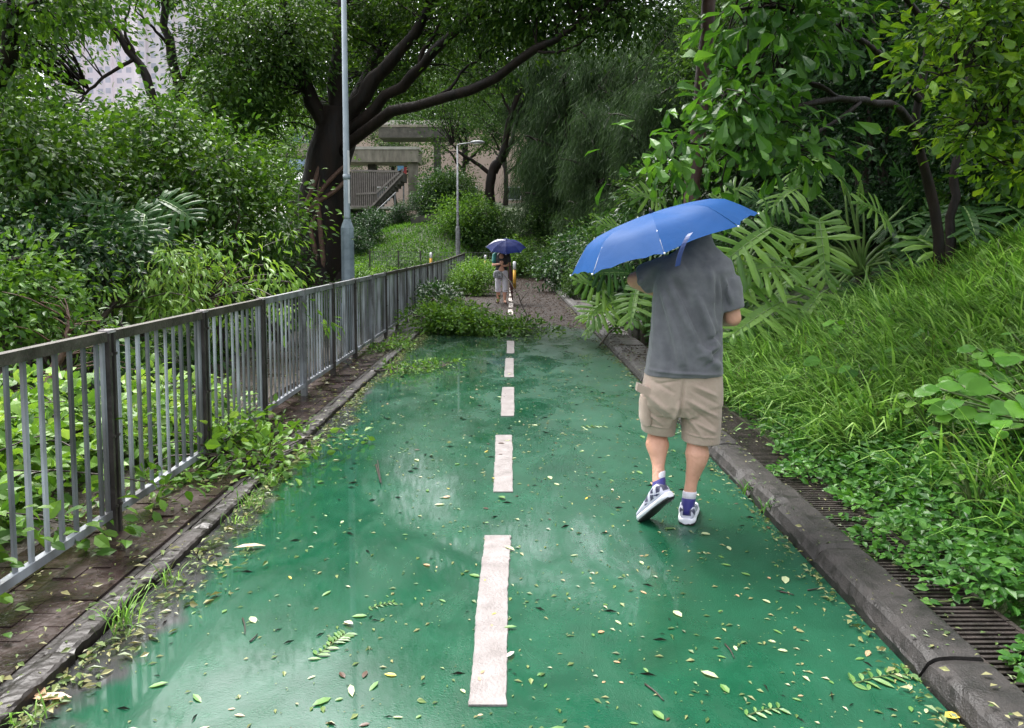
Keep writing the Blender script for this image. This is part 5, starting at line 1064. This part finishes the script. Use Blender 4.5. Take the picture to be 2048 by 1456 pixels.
def hand(wrist, d, palm_n, curl, side, sc=1.0):
    """d: towards the fingers, palm_n: out of the palm, side +1 puts the thumb on +cross(d, palm_n)"""
    d = nrm(np.asarray(d, float)); pn = np.asarray(palm_n, float); pn = nrm(pn-d*np.dot(pn, d)); sd = np.cross(d, pn)*side; out = []
    pc = wrist+d*.048*sc; out.append(loft([(wrist+d*x*sc, w_*sc, th*sc, 2.6, sd, pn) for x, w_, th in ((-.01,.026,.020),(.02,.034,.019),(.05,.041,.016),(.08,.042,.014),(.092,.036,.010))], 16))
    for k, (o, ln) in enumerate(((.030,.072),(.010,.080),(-.010,.074),(-.030,.058))):
        p = wrist+d*.083*sc+sd*o*sc; pts = [p-d*.02*sc]; a = 0
        for q, fr in enumerate((.42, .33, .25)):
            a += curl*(.9 if q else .7)*(1+.06*k); p = p+(d*math.cos(a)+pn*math.sin(a))*ln*fr*sc; pts.append(p)
        V, F, F3 = tube(spline(pts, 9), np.linspace(.0092, .0072, 9)*sc, 8); out.append((V, [F, F3])); out.append(ball(pts[-1], .0072*sc, 8, 6))
    p = wrist+d*.025*sc+sd*.03*sc; pts = [p, p+(sd*.8+d*.6)*.03*sc+pn*.008*sc, p+(sd*.75+d*1.3)*.036*sc+pn*(.022*curl+.01)*sc, p+(sd*.45+d*1.75)*.04*sc+pn*(.045*curl+.012)*sc]
    V, F, F3 = tube(spline(pts, 9), np.linspace(.0125, .008, 9)*sc, 8); out.append((V, [F, F3])); out.append(ball(pts[-1], .008*sc, 8, 6)); return out
def head(c, fwd, sc, tilt=0):
    f = nrm(np.asarray(fwd, float)); s = np.cross(f, ZA); u = np.array([0, 0, 1.]); out = []
    def at(a, b_, h): return c+s*a*sc+f*b_*sc+u*h*sc
    out.append(loft([(at(0, y, z), rx*sc, ry*sc, 2.1, s, f) for z, rx, ry, y in ((-.125,.030,.035,.035),(-.11,.046,.06,.025),(-.08,.060,.078,.015),(-.04,.069,.09,.008),(0,.074,.098,.0),(.04,.077,.100,-.005),(.08,.068,.088,-.008),(.105,.045,.06,-.008),(.117,.015,.02,-.008))], 20))
    V, F, F3 = tube([at(0, .092, .012), at(0, .108, -.02), at(0, .112, -.035)], np.array([.008, .012, .014])*sc, 8); out.append((V, [F, F3]))
    for sg in (-1, 1):
        out.append(loft([(at(sg*.076, -.006, z), .008*sc, w_*sc, 2, s, f) for z, w_ in ((-.035,.006),(-.02,.013),(0,.017),(.02,.016),(.03,.006))], 10)); V, F = ball(at(sg*.030, .078, .012), .014*sc, 10, 8); out.append((V, F))
    out.append(ball(at(0, .088, -.072), np.array([.024, .014, .010])*sc, 12, 8)); out.append(ball(at(0, .075, -.108), np.array([.026, .022, .02])*sc, 12, 8))
    return out, at
def fold_disp(V, N, folds, Yref, side=-1, wk=1.5, ak=5.0):
    d = np.zeros(len(V))
    for (x0, y0, x1, y1, w_, a) in folds:
        A = P(x0, y0, Yref); B = P(x1, y1, Yref); A = A[[0, 2]]; B = B[[0, 2]]; q = V[:, [0, 2]]; ab = B-A; t = np.clip(((q-A)@ab)/(ab@ab), 0, 1)
        w_ = w_*wk; ds = np.linalg.norm(q-A-t[:, None]*ab, axis=1); bow = np.sin(np.pi*np.clip(t, .02, .98))**.6
        d += ak*a*np.exp(-(ds/w_)**2)*bow
    k = np.clip(side*N[:, 1]*1.4, 0, 1); d = .024*np.tanh(d/.024); d = np.where(d < 0, d*.7, d); return V+N*(d*k)[:, None]
YM = 3.95
mb = G(1372, 1048); mb = np.array([mb[0]-.02, YM, 0])
man = thing('person', 'man seen from behind in grey t-shirt, khaki cargo shorts and white sneakers, walking under a blue umbrella', 'person', mb)
man['label'] = 'man seen from behind in grey t-shirt, khaki cargo shorts and white sneakers'
pel = P(1367, 770, 3.97); che = P(1385, 600, 4.0); nek = P(1398, 500, 4.02)
shR = P(1446, 542, 4.0); elR = P(1466, 636, 3.97); wrR = P(1432, 640, 4.22)
shL = P(1338, 540, 4.03); elL = P(1270, 560, 4.13); hl_pt = UC-UN*.26; wrL = hl_pt+np.array([-.06, -.012, -.03])
hipR = P(1400, 790, 3.97); knR = P(1394, 882, 3.97); hipL = P(1335, 790, 3.98); knL = P(1314, 868, 4.06)
heelR = G(1373, 1050); dR = nrm(np.array([.30, .95, 0])); uR = np.array([0, 0, 1.])
toeL = G(1293, 1037, .015); heelL = P(1343, 996, 3.81); dL = nrm(toeL-heelL); uL = np.array([-.28, .35, 1.]); uL = nrm(uL-dL*np.dot(uL, dL))
abR = heelR+dR*.046+uR*.078; abL = heelL+dL*.046+uL*.078; anR = abR+nrm(knR-abR)*.035; anL = abL+nrm(knL-abL)*.035
parts = []
parts += limb([pel, che], [.105, .095], 16); parts += limb([che+[0,0,.05], nek, nek+[0,.01,.07]], [.07, .055, .052])
parts += limb([shR, elR], [.055, .044]); parts += limb([elR, elR*.5+wrR*.5, wrR], [.046, .042, .028]); parts += limb([shL, elL], [.056, .045]); parts += limb([elL, elL*.5+wrL*.5, wrL], [.047, .042, .028])
parts += limb([hipR, knR*.9+hipR*.1, knR], [.085, .062, .056]); parts += limb([knR, knR*.72+anR*.28+[.006,-.022,0], knR*.42+anR*.58+[.0,-.010,0], anR], [.051, .066, .047, .033, .034], 16, 20)
parts += limb([hipL, knL*.9+hipL*.1, knL], [.085, .062, .055]); parts += limb([knL, knL*.72+anL*.28+[-.004,-.022,0], knL*.42+anL*.58+[0,-.010,0], anL], [.051, .066, .047, .033, .034], 16, 20)
hd_c = P(1390, 474, 4.15); hp, hat = head(hd_c, (-.12, 1, -.05), 1.0); parts += hp
parts += hand(wrR, (-.75, .6, .1), (-.3, -.4, .8), .45, -1); parts += hand(wrL+np.array([.0,.0,.0]), (.72, .30, .42), (.25, -.85, .2), .95, -1)
V, F = union(parts); V, F, N = remesh(V, F, .0055, 5); body = mk('body', V, F, M['skin'], man)
# hair
V, F = loft([(hat(0, y, z), rx, ry, 2.1, XA, YA) for z, rx, ry, y in ((-.085,.040,.03,-.075),(-.06,.066,.055,-.048),(-.02,.077,.07,-.036),(.02,.081,.085,-.022),(.06,.079,.098,-.012),(.095,.062,.08,-.010),(.118,.035,.045,-.010),(.126,.008,.01,-.010))], 24); mk('hair', V, F, M['hair'], man)
for sg in (-1, 1): V, F = ball(hat(sg*.030, .088, .012), .009, 10, 8); mk('eye', V, F, M['eyewhite'], man)
V, F = ball(hat(0, .099, -.072), (.022, .006, .007), 12, 8); mk('mouth', V, F, M['lip'], man)
# t-shirt
s_ = 1/374.7
def sec(x0, x1, y, ry, Y, e=2.5): c = P((x0+x1)/2, y, Y); return (c, (x1-x0)/2*Y/FPX, ry, e, XA, YA)
tor = loft([sec(1288,1445,748,.150,3.955), sec(1291,1444,735,.150,3.955), sec(1297,1443,700,.148,3.96), sec(1303,1442,650,.142,3.965), sec(1306,1446,600,.138,3.975,2.4), sec(1309,1456,565,.132,3.985,2.4), sec(1315,1468,540,.120,3.99,2.3), sec(1326,1462,520,.100,4.0,2.1), sec(1346,1444,505,.082,4.01,2), sec(1360,1432,494,.072,4.015,2), sec(1366,1427,484,.068,4.025,2), sec(1368,1425,474,.066,4.04,2), sec(1374,1418,467,.06,4.05,2)], 40)
hmR = P(1462, 619, 3.945); hmL = P(1284, 560, 4.10)
slR = limb([shR+[-.03,0,-.01], shR*.5+hmR*.5+[.006,0,0]], [.082, .079], 20)+[loft([(shR*(1-u)+hmR*u+[.004*math.sin(3*u),0,0], r_, r_*1.08, 2, nrm(np.array([1,0,.25])), YA) for u, r_ in ((.2,.080),(.5,.077),(.8,.072),(.97,.069),(1.0,.066))], 24)]
axL = nrm(hmL-shL); b1 = nrm(np.cross(axL, YA)); b2 = np.cross(axL, b1)
slL = [loft([(shL*(1-u)+hmL*u, r_, r_, 2, b1, b2) for u, r_ in ((-.35,.07),(0,.084),(.5,.086),(.85,.085),(1.0,.082))], 24)]
V, F = union([tor]+slR+slL); V, F, N = remesh(V, F, .0065, 7)
folds = [(1318,590,1345,735,.014,-.008),(1330,585,1368,735,.011,.009),(1340,560,1392,690,.013,.009),(1392,690,1442,738,.012,.009),(1352,560,1412,690,.012,-.009),(1395,590,1436,705,.011,.009),(1385,600,1424,712,.012,-.008),(1433,560,1443,650,.010,-.008),(1425,540,1432,610,.012,.007),(1455,560,1470,610,.009,.006),(1448,555,1462,612,.008,-.006),(1312,620,1302,740,.013,.007),(1380,540,1340,560,.03,.004),(1440,690,1395,715,.008,.007),(1442,668,1405,690,.008,-.007),(1445,700,1408,735,.007,-.007),(1300,560,1285,575,.010,.006),(1318,545,1300,585,.010,-.007),(1350,640,1360,735,.012,.005),(1288,742,1446,750,.004,.003)]
V = fold_disp(V, N, folds, 3.83)
V = V+N*(.0022*(np.sin(V[:, 0]*61+V[:, 2]*23)*np.sin(V[:, 2]*37-V[:, 0]*19)))[:, None]
mk('shirt', V, F, M['shirt'], man)
# shorts
hp_ = loft([sec(1294,1441,722,.138,3.96), sec(1290,1443,745,.142,3.96), sec(1284,1445,775,.148,3.965,2.5), sec(1283,1445,805,.146,3.97,2.5), sec(1296,1436,826,.12,3.975,2.4)], 36)
hmLs = P(1316, 864, 4.045); hmRs = P(1401, 882, 3.97)
lgL = loft([(P(1330,775,3.985), .085, .125, 2.2, XA, YA), (P(1322,815,4.01), .104, .125, 2.2, XA, YA), (P(1317,845,4.03), .096, .115, 2.2, XA, YA), (hmLs, .091, .11, 2.2, nrm(np.array([1,0,-.12])), YA)], 28)
lgR = loft([(P(1395,775,3.975), .085, .125, 2.2, XA, YA), (P(1402,815,3.975), .108, .125, 2.2, XA, YA), (P(1402,850,3.97), .104, .118, 2.2, XA, YA), (hmRs, .101, .112, 2.2, nrm(np.array([1,0,-.05])), YA)], 28)
V, F = union([hp_, lgL, lgR]); V, F, N = remesh(V, F, .005, 6)
folds = [(1368,760,1358,845,.008,-.012),(1362,800,1345,862,.012,.009),(1375,800,1440,838,.010,.008),(1378,812,1435,858,.009,-.008),(1372,825,1410,878,.010,.008),(1295,790,1350,835,.012,.007),(1292,805,1340,848,.010,-.007),(1300,760,1352,788,.010,-.006),(1385,770,1438,795,.010,.006),(1385,782,1442,812,.009,-.006),(1284,856,1348,866,.004,.003),(1362,872,1440,880,.004,.003),(1360,760,1310,770,.006,-.005),(1390,845,1436,870,.009,.006),(1300,830,1335,860,.009,.006)]
V = fold_disp(V, N, folds, 3.83, wk=1.0, ak=2.0); mk('shorts', V, F, M['khaki'], man)
# cargo pockets with flaps on the outer sides
def pocket(pts_px, Y, th, name='pocket_flap'):
    P0 = np.array([P(a, b_, Y) for a, b_ in pts_px]); k = len(P0); off = np.array([0, th, 0]); V = np.vstack([P0, P0+off]); F4 = [[i, (i+1) % k, k+(i+1) % k, k+i] for i in range(k)]
    return V, [F4, [list(range(k))] if k == 4 else [], [list(range(2*k-1, k-1, -1))] if k == 4 else []]
for q, ((pts), Y, th) in enumerate(((((1276,767),(1310,781),(1304,797),(1273,782)), 3.875, .05), (((1440,792),(1447,793),(1446,812),(1440,810)), 3.93, .06))):
    V, F = pocket(pts, Y, th); F = [np.array(f) for f in F if len(f)]; mk('pocket_flap', V, F, M['khaki'], man, smooth=False)
V, F = union([loft([(P(1291,y,3.975), rx, .07, 2.4, XA, YA) for y, rx in ((790,.026),(805,.034),(835,.034),(848,.024))], 18)]); V, F, N = remesh(V, F, .006, 4); mk('cargo_pocket', V, F, M['khaki'], man)
# sneakers and socks
def shoe(heel, d, u, leg, seed):
    g2 = np.random.default_rng(seed); s = np.cross(d, u); at = lambda x, y, z: heel+d*x+s*y+u*z
    ts = [(0.004,.030,.085),(.02,.040,.104),(.05,.044,.106),(.085,.044,.098),(.12,.046,.086),(.16,.050,.072),(.205,.052,.060),(.245,.046,.051),(.268,.031,.043),(.280,.011,.036)]
    V, F = loft([(at(x, 0, (z+.022)/2), hw, (z-.022)/2, 2.7, s, u) for x, hw, z in ts], 24); V, F, N = remesh(V, F, .004, 3)
    q = V-heel; X_, Z_ = q@d, q@u; Yy = q@s
    up = mk('sneaker', V, F, [M['shoewhite'], M['shoedark']], man)
    me = up.data; ce = np.zeros(len(me.polygons)*3); me.polygons.foreach_get('center', ce); ce = ce.reshape(-1, 3)+np.array(man.location); q = ce-heel; X_, Y_, Z_ = q@d, q@s, q@u
    pat = ((np.abs(np.sin(62*X_+40*Z_+.6)) > .62) & (np.abs(np.sin(75*Z_-30*X_)) > .25) & (Z_ > .045) & (Z_ < .092) & (X_ < .15) & (X_ > -.01)) | ((X_ < .02) & (Z_ > .05) & (np.abs(Y_) < .022))
    me.polygons.foreach_set('material_index', pat.astype(np.int32)); me.update()
    V, F = loft([(at(x, 0, .020), hw+.005, .017, 3.2, s, u) for x, hw, z in [(-.006,.018,0)]+ts[:-1]+[(.284,.014,0)]], 24); V, F, N = remesh(V, F, .004, 2); mk('midsole', V, F, M['midsole'], up)
    V, F = loft([(at(x, 0, .004+rk), hw+.004, .009, 3.2, s, u) for (x, hw, z), rk in zip([(-.004,.02,0)]+ts[:-1]+[(.282,.013,0)], (.004,.001,0,0,.003,.004,.001,0,0,.004,.010))], 24); V, F, N = remesh(V, F, .004, 2); mk('outsole', V, F, M['sole'], up)
    dl = nrm(leg-at(.05, 0, .1)); b1 = s; b2 = np.cross(dl, b1)
    V, F = loft([(at(.046, 0, .078)+dl*h, rx, ry, 2, b1, b2) for h, rx, ry in ((-.03,.032,.048),(0,.036,.047),(.03,.036,.043),(.05,.0375,.041),(.058,.034,.038))], 20); mk('collar', V, F, M['navysock'], up)
    V, F = loft([(at(.046, 0, .078)+dl*h, rx, ry, 2, b1, b2) for h, rx, ry in ((.045,.034,.037),(.066,.037,.040),(.085,.038,.041),(.092,.036,.039),(.094,.028,.03))], 20); mk('sock', V, F, M['sockwhite'], man)
    b = MB()
    for q in range(5): b.tube(spline([at(.10+.02*q, -.026, .066-.004*q), at(.105+.02*q, 0, .086-.0065*q), at(.10+.02*q, .026, .066-.004*q)], 6), .0028, 6)
    b.build('lace', M['midsole'], up, smooth=True)
shoe(heelR, dR, uR, knR, 1); shoe(heelL, dL, uL, knL, 2)

# ================================================================== THE WALKING WOMAN IN THE DISTANCE
YW = 19.4; wb = G(1003, 606); wb = np.array([(1003-1024)/FPX*YW, YW, 0.0])
M['blacktop'] = fabric('black_top', (.012,.012,.018), (.03,.03,.04)); M['teal'] = fabric('teal_sleeve', (.02,.20,.18), (.04,.28,.25)); M['lilac'] = fabric('pale_lilac_trousers', (.66,.63,.72), (.78,.75,.82), bump=.3, bs2=10); M['bagmix'] = simple('patterned_bag', (.015,.015,.018), (.55,.55,.6), rough=.5, scale=22)
M['maroon'] = fabric('maroon_cloth', (.06,.012,.016), (.10,.022,.026))
wo = thing('person', 'woman in white capri trousers walking towards the camera beneath a navy umbrella', 'person', wb)
def B(x, y, z): return wb+np.array([x, y, z])      # x to picture right, y away from camera
parts = limb([B(0,0,.86), B(0,.0,1.0), B(0,0,1.2)], [.135, .115, .125], 16)+limb([B(0,0,1.22), B(0,-.01,1.36)], [.06, .045])
sL, sR_ = B(-.165,0,1.26), B(.165,0,1.26); eL, eR = B(-.21,-.03,1.0), B(.215,-.03,1.0); wL, wR_ = B(-.04,-.22,1.03), B(.10,-.22,.98)
for a, b_, c in ((sL, eL, wL), (sR_, eR, wR_)): parts += limb([a, b_], [.048, .038])+limb([b_, b_*.5+c*.5, c], [.039, .034, .024])
parts += hand(wL, (.7,-.1,.4), (0,1,.1), .9, 1, .92)+hand(wR_, (-.9,-.1,.1), (0,.6,.7), .8, 1, .92)
for sg, yo in ((-1, .06), (1, -.06)): parts += limb([B(sg*.08,0,.84), B(sg*.085,yo*.3,.46)], [.088, .058])+limb([B(sg*.085,yo*.3,.46), B(sg*.087,yo*.6+.015,.32), B(sg*.085,yo,.08)], [.054, .055, .034])+limb([B(sg*.085,yo+.02,.045), B(sg*.10,yo-.07,.035), B(sg*.11,yo-.15,.022)], [.036, .034, .02])
hp, wat = head(B(0,-.03,1.46), (.05,-1,-.1), .93); parts += hp; V, F = union(parts); V, F, N = remesh(V, F, .0075, 4); mk('body', V, F, M['skin'], wo)
V, F = loft([(B(0,.02+y,z), rx, ry, 2, XA, YA) for z, rx, ry, y in ((1.28,.07,.04,.03),(1.36,.085,.07,.02),(1.45,.086,.085,.01),(1.52,.08,.088,0),(1.565,.055,.06,-.01),(1.58,.02,.02,-.01))], 18); mk('hair', V, F, M['hair'], wo)
tp = loft([(B(0,0,z), rx, ry, 2.3, XA, YA) for z, rx, ry in ((.80,.165,.12),(.9,.155,.115),(1.02,.145,.115),(1.15,.165,.125),(1.25,.16,.10),(1.31,.085,.07))], 24); V, F = union([tp]+limb([sR_, sR_*.4+eR*.6], [.066, .06])); V, F, N = remesh(V, F, .009, 4); mk('top', V, F, M['blacktop'], wo)
V, F = union(limb([sL+[-.005,0,0], sL*.35+eL*.65], [.068, .064])); V, F, N = remesh(V, F, .008, 3); mk('sleeve', V, F, M['teal'], wo)
V, F = union([loft([(B(0,0,z), rx, ry, 2.3, XA, YA) for z, rx, ry in ((.90,.15,.11),(.8,.17,.13),(.72,.165,.12))], 22)]+[loft([(B(sg*(.086+.02*k),yo*k,z), r_, r_*1.1, 2.1, XA, YA) for z, r_, k in ((.8,.088,0),(.6,.080,.15),(.4,.070,.4),(.29,.066,.6))], 18) for sg, yo in ((-1,.06),(1,-.06))]); V, F, N = remesh(V, F, .009, 4); mk('trousers', V, F, M['lilac'], wo)
for sg, yo in ((-1, .06), (1, -.06)): V, F = loft([(B(sg*(.088+.01*k),yo+.05-.07*k,.022), .04-.004*abs(k-1.2), .02, 2.5, XA, ZA) for k in (0,.6,1.5,2.4,2.9)], 14); mk('sandal', V, F, M['black'], wo)
bg_ = thing('waist_bag', 'black and white patterned pouch hanging at the waist of the distant woman', 'bag', B(-.09,-.17,.72)); V, F = union([loft([(B(-.09,-.165,z), rx, .05, 3, XA, YA) for z, rx in ((.66,.10),(.69,.125),(.78,.125),(.84,.10))], 18)]); V, F, N = remesh(V, F, .008, 3); mk('pouch', V, F, M['bagmix'], bg_)
b = MB(); b.tube(spline([B(-.17,-.14,.82), B(-.10,-.16,1.02), B(.08,-.15,1.2), B(.12,-.02,1.31)], 10), .010, 6); b.build('strap', M['black'], bg_, smooth=True)
t = thing('folded_umbrella', 'closed maroon umbrella hanging from the arm of the distant woman', 'umbrella', B(.26,-.12,.2)); b = MB(); b.tube([B(.215,-.16,.98), B(.235,-.13,.8), B(.26,-.12,.45), B(.285,-.12,.08)], [.03, .055, .045, .012], 10); b.build('canopy', M['maroon'], t, smooth=True)
b = MB(); b.tube(spline([B(.215,-.16,.981), B(.205,-.165,1.06), B(.18,-.2,1.09), B(.165,-.22,1.05)], 8), .011, 8); b.build('handle', M['black'], t, smooth=True)
UW = np.array([(1012-1024)/FPX*19.2, 19.2, 1.46])
umbrella('open navy umbrella with a highlight painted white on one panel, held by the distant woman', UW, (.02, -.34, .94), (1, 0, 0), .53, .20, [(0,1),(.3,.92),(.6,.68),(.85,.3),(1,0)], M['navy'], .62, highlight_panel=3)  # white panel stands in for the highlight at the canopy's top left
# ================================================================== FALLEN LEAVES ON THE PATH
g = np.random.default_rng(401)
LM = {}
for nm, cs in {'green': [(.05,.13,.02),(.10,.21,.05),(.18,.28,.10)], 'yellow': [(.42,.30,.04),(.55,.42,.06),(.60,.48,.12)], 'tan': [(.34,.20,.10),(.45,.28,.16),(.55,.38,.24)], 'brown': [(.035,.02,.012),(.07,.035,.02),(.12,.05,.03)], 'pale': [(.30,.36,.18),(.42,.47,.26),(.55,.58,.36)]}.items():
    LM[nm] = leafmat('fallen_'+nm, cs, rough=.4, trans=.12)
def leaf_mesh(nm, L, Wr, curl, tpl='oval'):
    V, F = leaves([[-L/2, 0, 0]], np.array([[1., 0, 0]]), np.array([[0, 0, 1.]]), L, Wr, tpl); V[:, 2] = V[:, 2]*.35+curl*(V[:, 1]**2*14)+.0015; V[:, 2] -= V[:, 2].min(); return raw_mesh(nm, V, F, LM[nm.split('_')[0]], False)
protos = {k: [leaf_mesh(k+'_leaf', 1.0, w, c) for w, c in ((.45, .0), (.34, .02), (.55, .03))] for k in LM}
LAB = {'green': ('small green leaf lying flat on the wet green path', 'green leaves on the path'), 'yellow': ('yellow leaf lying on the wet green path', 'yellow leaves on the path'), 'tan': ('tan brown leaf lying on the wet green path', 'tan leaves on the path'), 'brown': ('dark brown scrap of leaf lying on the wet green path', 'dark leaf scraps on the path'), 'pale': ('pale green leaf turned underside up on the wet path', 'pale upturned leaves on the path')}
N1 = 292
def scatter(n, y0, y1, pw=1.6):
    y = y0+(y1-y0)*g.random(n)**pw; x = -1.5+2.88*g.random(n)**.75; return x, y
x, y = scatter(N1, 2.1, 9.0)
kinds = g.choice(list(LM), N1, p=[.42, .06, .18, .10, .24])
for i in range(N1):
    k = kinds[i]; o = bpy.data.objects.new('fallen_leaf', protos[k][g.integers(3)]); COL.objects.link(o); L = float((.018+.04*g.random()**1.9)*(1.25 if k in ('green', 'pale') else 1))
    o.location = (float(x[i]), float(y[i]), .0015+.006*float(abs(x[i]+.07) < .07)); o.rotation_euler = (float(g.normal()*.06), float(g.normal()*.06), float(g.random()*6.28)); o.scale = (L, L, L*.9)
    tag(o, LAB[k][0], 'leaf', LAB[k][1])
# the rest: countless scraps
def litter(name, label, x, y, z, L0, L1, mat, tpl='diamond', up=.12):
    n = len(x); Pn = np.stack([x, y, z+0*x], -1); D = rdir(n, g)*[1, 1, 0]+1e-4; V, F = leaves(Pn, D, np.array([0, 0, 1.])+g.normal(size=(n, 3))*up, L0+(L1-L0)*g.random(n)**2, .25+.3*g.random(n), tpl)
    return tag(mk(name, V, F, mat, smooth=False), label, 'leaf litter', None, 'stuff')
M['litter'] = leafmat('litter_mix', [(.025,.028,.012), (.07,.12,.03), (.14,.21,.06), (.27,.25,.11), (.32,.35,.19)], rough=.42, trans=.1)
M['litterbrown'] = leafmat('brown_litter', [(.010,.0055,.0038), (.025,.0135,.009), (.044,.025,.016), (.07,.042,.027), (.025,.030,.009)], rough=.6, trans=.1, spec=.15)
x, y = scatter(3600, 2.0, 13.2, 1.25); litter('leaf_scraps', 'tiny leaf scraps strewn over the green path', x, y, .003, .008, .036, M['litter'])
n = 1500; y = 2.0+16*g.random(n)**1.3; x = XK0-.015-np.abs(g.normal(size=n))*.05; litter('kerb_litter', 'strip of yellow and brown leaf scraps along the bank-side kerb', x, y, .006+.02*g.random(n), .008, .05, M['litter'], up=.5)
n = 2400; y = 2.0+11*g.random(n)**1.3; x = -1.56+np.abs(g.normal(size=n))*.10*(1+.7*np.sin(y*2.3)); litter('verge_litter', 'band of torn leaves washed against the verge kerb', x, y, .006+.015*g.random(n), .015, .06, M['litter'], up=.5)
n = 1500; y = 1.8+11*g.random(n)**1.3; x = -2.3+.72*g.random(n); litter('paving_litter', 'leaf scraps scattered on the dark paving below the fence', x, y, .048, .015, .06, M['litter'], up=.3)
n = 2200; y = 3+14*g.random(n)**1.3; x = -3.75+1.4*g.random(n); litter('walkway_litter', 'leaf scraps on the muddy walkway behind the fence', x, y, .012, .02, .07, M['litter'], up=.3)
n = 14000; y = 12.9+21*g.random(n); x = -1.58+2.98*g.random(n); kx = (x > -.15) | (g.random(n) < .45); x, y = x[kx], y[kx]; litter('brown_leaf_litter', 'carpet of brown leaves covering the far part of the path', x, y, .003+.02*g.random(len(x)), .02, .07, M['litterbrown'], up=.3)
n = 900; y = 2+8*g.random(n); x = XK0+.02+.5*g.random(n); litter('grate_litter', 'small leaves lying on the kerb and grates', x, y, np.where(x < XK1, .094, .048), .012, .04, M['litter'], up=.3)
n = 1500; y = 9+9*g.random(n); x = XK0-.2+.9*g.random(n); litter('edge_litter', 'brown leaves gathered over the kerb ahead of the man', x, y, np.where((x > XK0) & (x < XK1), .095, .045), .02, .06, M['litterbrown'], up=.4)
# single remarkable bits
def one_leaf(name, label, px, py, L, Wr, k, rz, cat='leaf', curl=.02):
    p = G(px, py); V, F = leaves([[-.5, 0, 0]], np.array([[1., 0, 0]]), np.array([[0, 0, 1.]]), 1.0, Wr, 'oval'); V[:, 2] = V[:, 2]*.4+curl*V[:, 1]**2*14+.003; V[:, 2] -= V[:, 2].min(); o = bpy.data.objects.new(name, raw_mesh(name, V, F, LM[k], False)); COL.objects.link(o)
    o.location = (p[0], p[1], .008); o.scale = (L,)*3; o.rotation_euler = (0, 0, rz); return tag(o, label, cat)
M['redleaf'] = leafmat('red_leaf', [(.5,.06,.03)], trans=.1); LM['red'] = M['redleaf']; M['orangeleaf'] = leafmat('orange_leaf', [(.62,.30,.05)], trans=.1); LM['orange'] = M['orangeleaf']
one_leaf('fallen_leaf', 'bright red leaf right beside the closest white dash', 1021, 1313, .05, .4, 'red', 1.0)
one_leaf('fallen_leaf', 'orange leaf left of the closest white dash', 697, 1250, .05, .45, 'orange', 2.6)
one_leaf('fallen_leaf', 'long tan leaf at the ragged verge edge of the path', 500, 1098, .15, .3, 'tan', .3)
one_leaf('fallen_leaf', 'large curled tan leaf at the bottom corner by the verge', 105, 1402, .12, .4, 'tan', .15)
one_leaf('fallen_leaf', 'second curled tan leaf crossing the one at the verge corner', 80, 1392, .10, .4, 'tan', 2.2)
one_leaf('fallen_leaf', 'round yellow leaf lying against the bank-side kerb at the bottom', 1905, 1438, .06, .7, 'yellow', .2)
def frond(label, px, py, L, rz, n, k):
    p = G(px, py); t = thing('leaf_frond', label, 'leaf frond', (p[0], p[1], .004)); u = np.linspace(.05, 1, n); pts = np.stack([L*u*math.cos(rz)+.03*L*np.sin(4*u), L*u*math.sin(rz)+.08*L*np.sin(3*u), 0*u+.004], -1)+[p[0], p[1], 0]
    b = MB(); b.tube(pts, .0022, 5); b.build('stem', M['stem'], t); Pn = np.repeat(pts, 2, 0); sd = np.tile([1., -1.], n); a = rz+sd*1.05; D = np.stack([np.cos(a), np.sin(a), 0*a], -1)
    V, F = leaves(Pn, D, np.array([0, 0, 1.])+g.normal(size=(2*n, 3))*.2, L*.30*(.6+.5*g.random(2*n)), .38, 'oval'); V[:, 2] = np.maximum(V[:, 2], .003); mk('leaflets', V, F, LM[k], t, smooth=False); return t
frond('feathery pale green frond lying left of the white dash, close to the camera', 630, 1315, .17, 1.1, 9, 'green')
frond('small broken frond lying above the feathery one', 735, 1220, .11, .5, 6, 'green')
frond('leafy green sprig lying by the bank-side kerb near the bottom', 1700, 1372, .24, .25, 7, 'green')
frond('crumpled pale sprig on the path, bottom right of the dash', 1490, 1435, .13, .3, 5, 'green')
frond('small leafy sprig on the path left of the sneakers', 1160, 855, .2, .1, 6, 'green')
def stick(label, pts, r, mat='twig', group=None):
    P_ = [G(a, b_)+[0, 0, h] for a, b_, h in pts]; b = MB(); b.tube(spline(P_, 7), np.linspace(r, r*.5, 7), 5); return tag(b.build('twig', M[mat], None, True, origin=P_[0]), label, 'twig', group)
M['twigdark'] = simple('dark_twig', (.012,.007,.005), (.035,.018,.014), rough=.5)
stick('dark forked twig on the path left of the second dash', [(752,930,.004),(758,955,.006),(762,972,.02),(755,935,.05)], .006, 'twigdark')
for q in (((485,1238),(490,1270)), ((1290,1370),(1328,1404)), ((1560,1185),(1588,1192)), ((1615,1182),(1650,1178)), ((1450,1290),(1468,1318)), ((500,1285),(515,1270))):
    stick('short dark twig lying flat on the green path', [(q[0][0], q[0][1], .004), ((q[0][0]+q[1][0])/2+2, (q[0][1]+q[1][1])/2, .006), (q[1][0], q[1][1], .004)], .0035, 'twigdark', 'short dark twigs on the path')
n = 500; x = -1.5+2.88*g.random(n); y = 2+10*g.random(n); a = g.random(n)*3.14
V, F = leaves(np.stack([x, y, 0*x+.003], -1), np.stack([np.cos(a), np.sin(a), 0*a], -1), np.array([0,0,1.])+0*rdir(n, g), .02+.06*g.random(n)**2, .06, 'diamond')
tag(mk('needle_litter', V, F, M['twigdark'], smooth=False), 'thin dark needles and stalks strewn on the path', 'leaf litter', None, 'stuff')
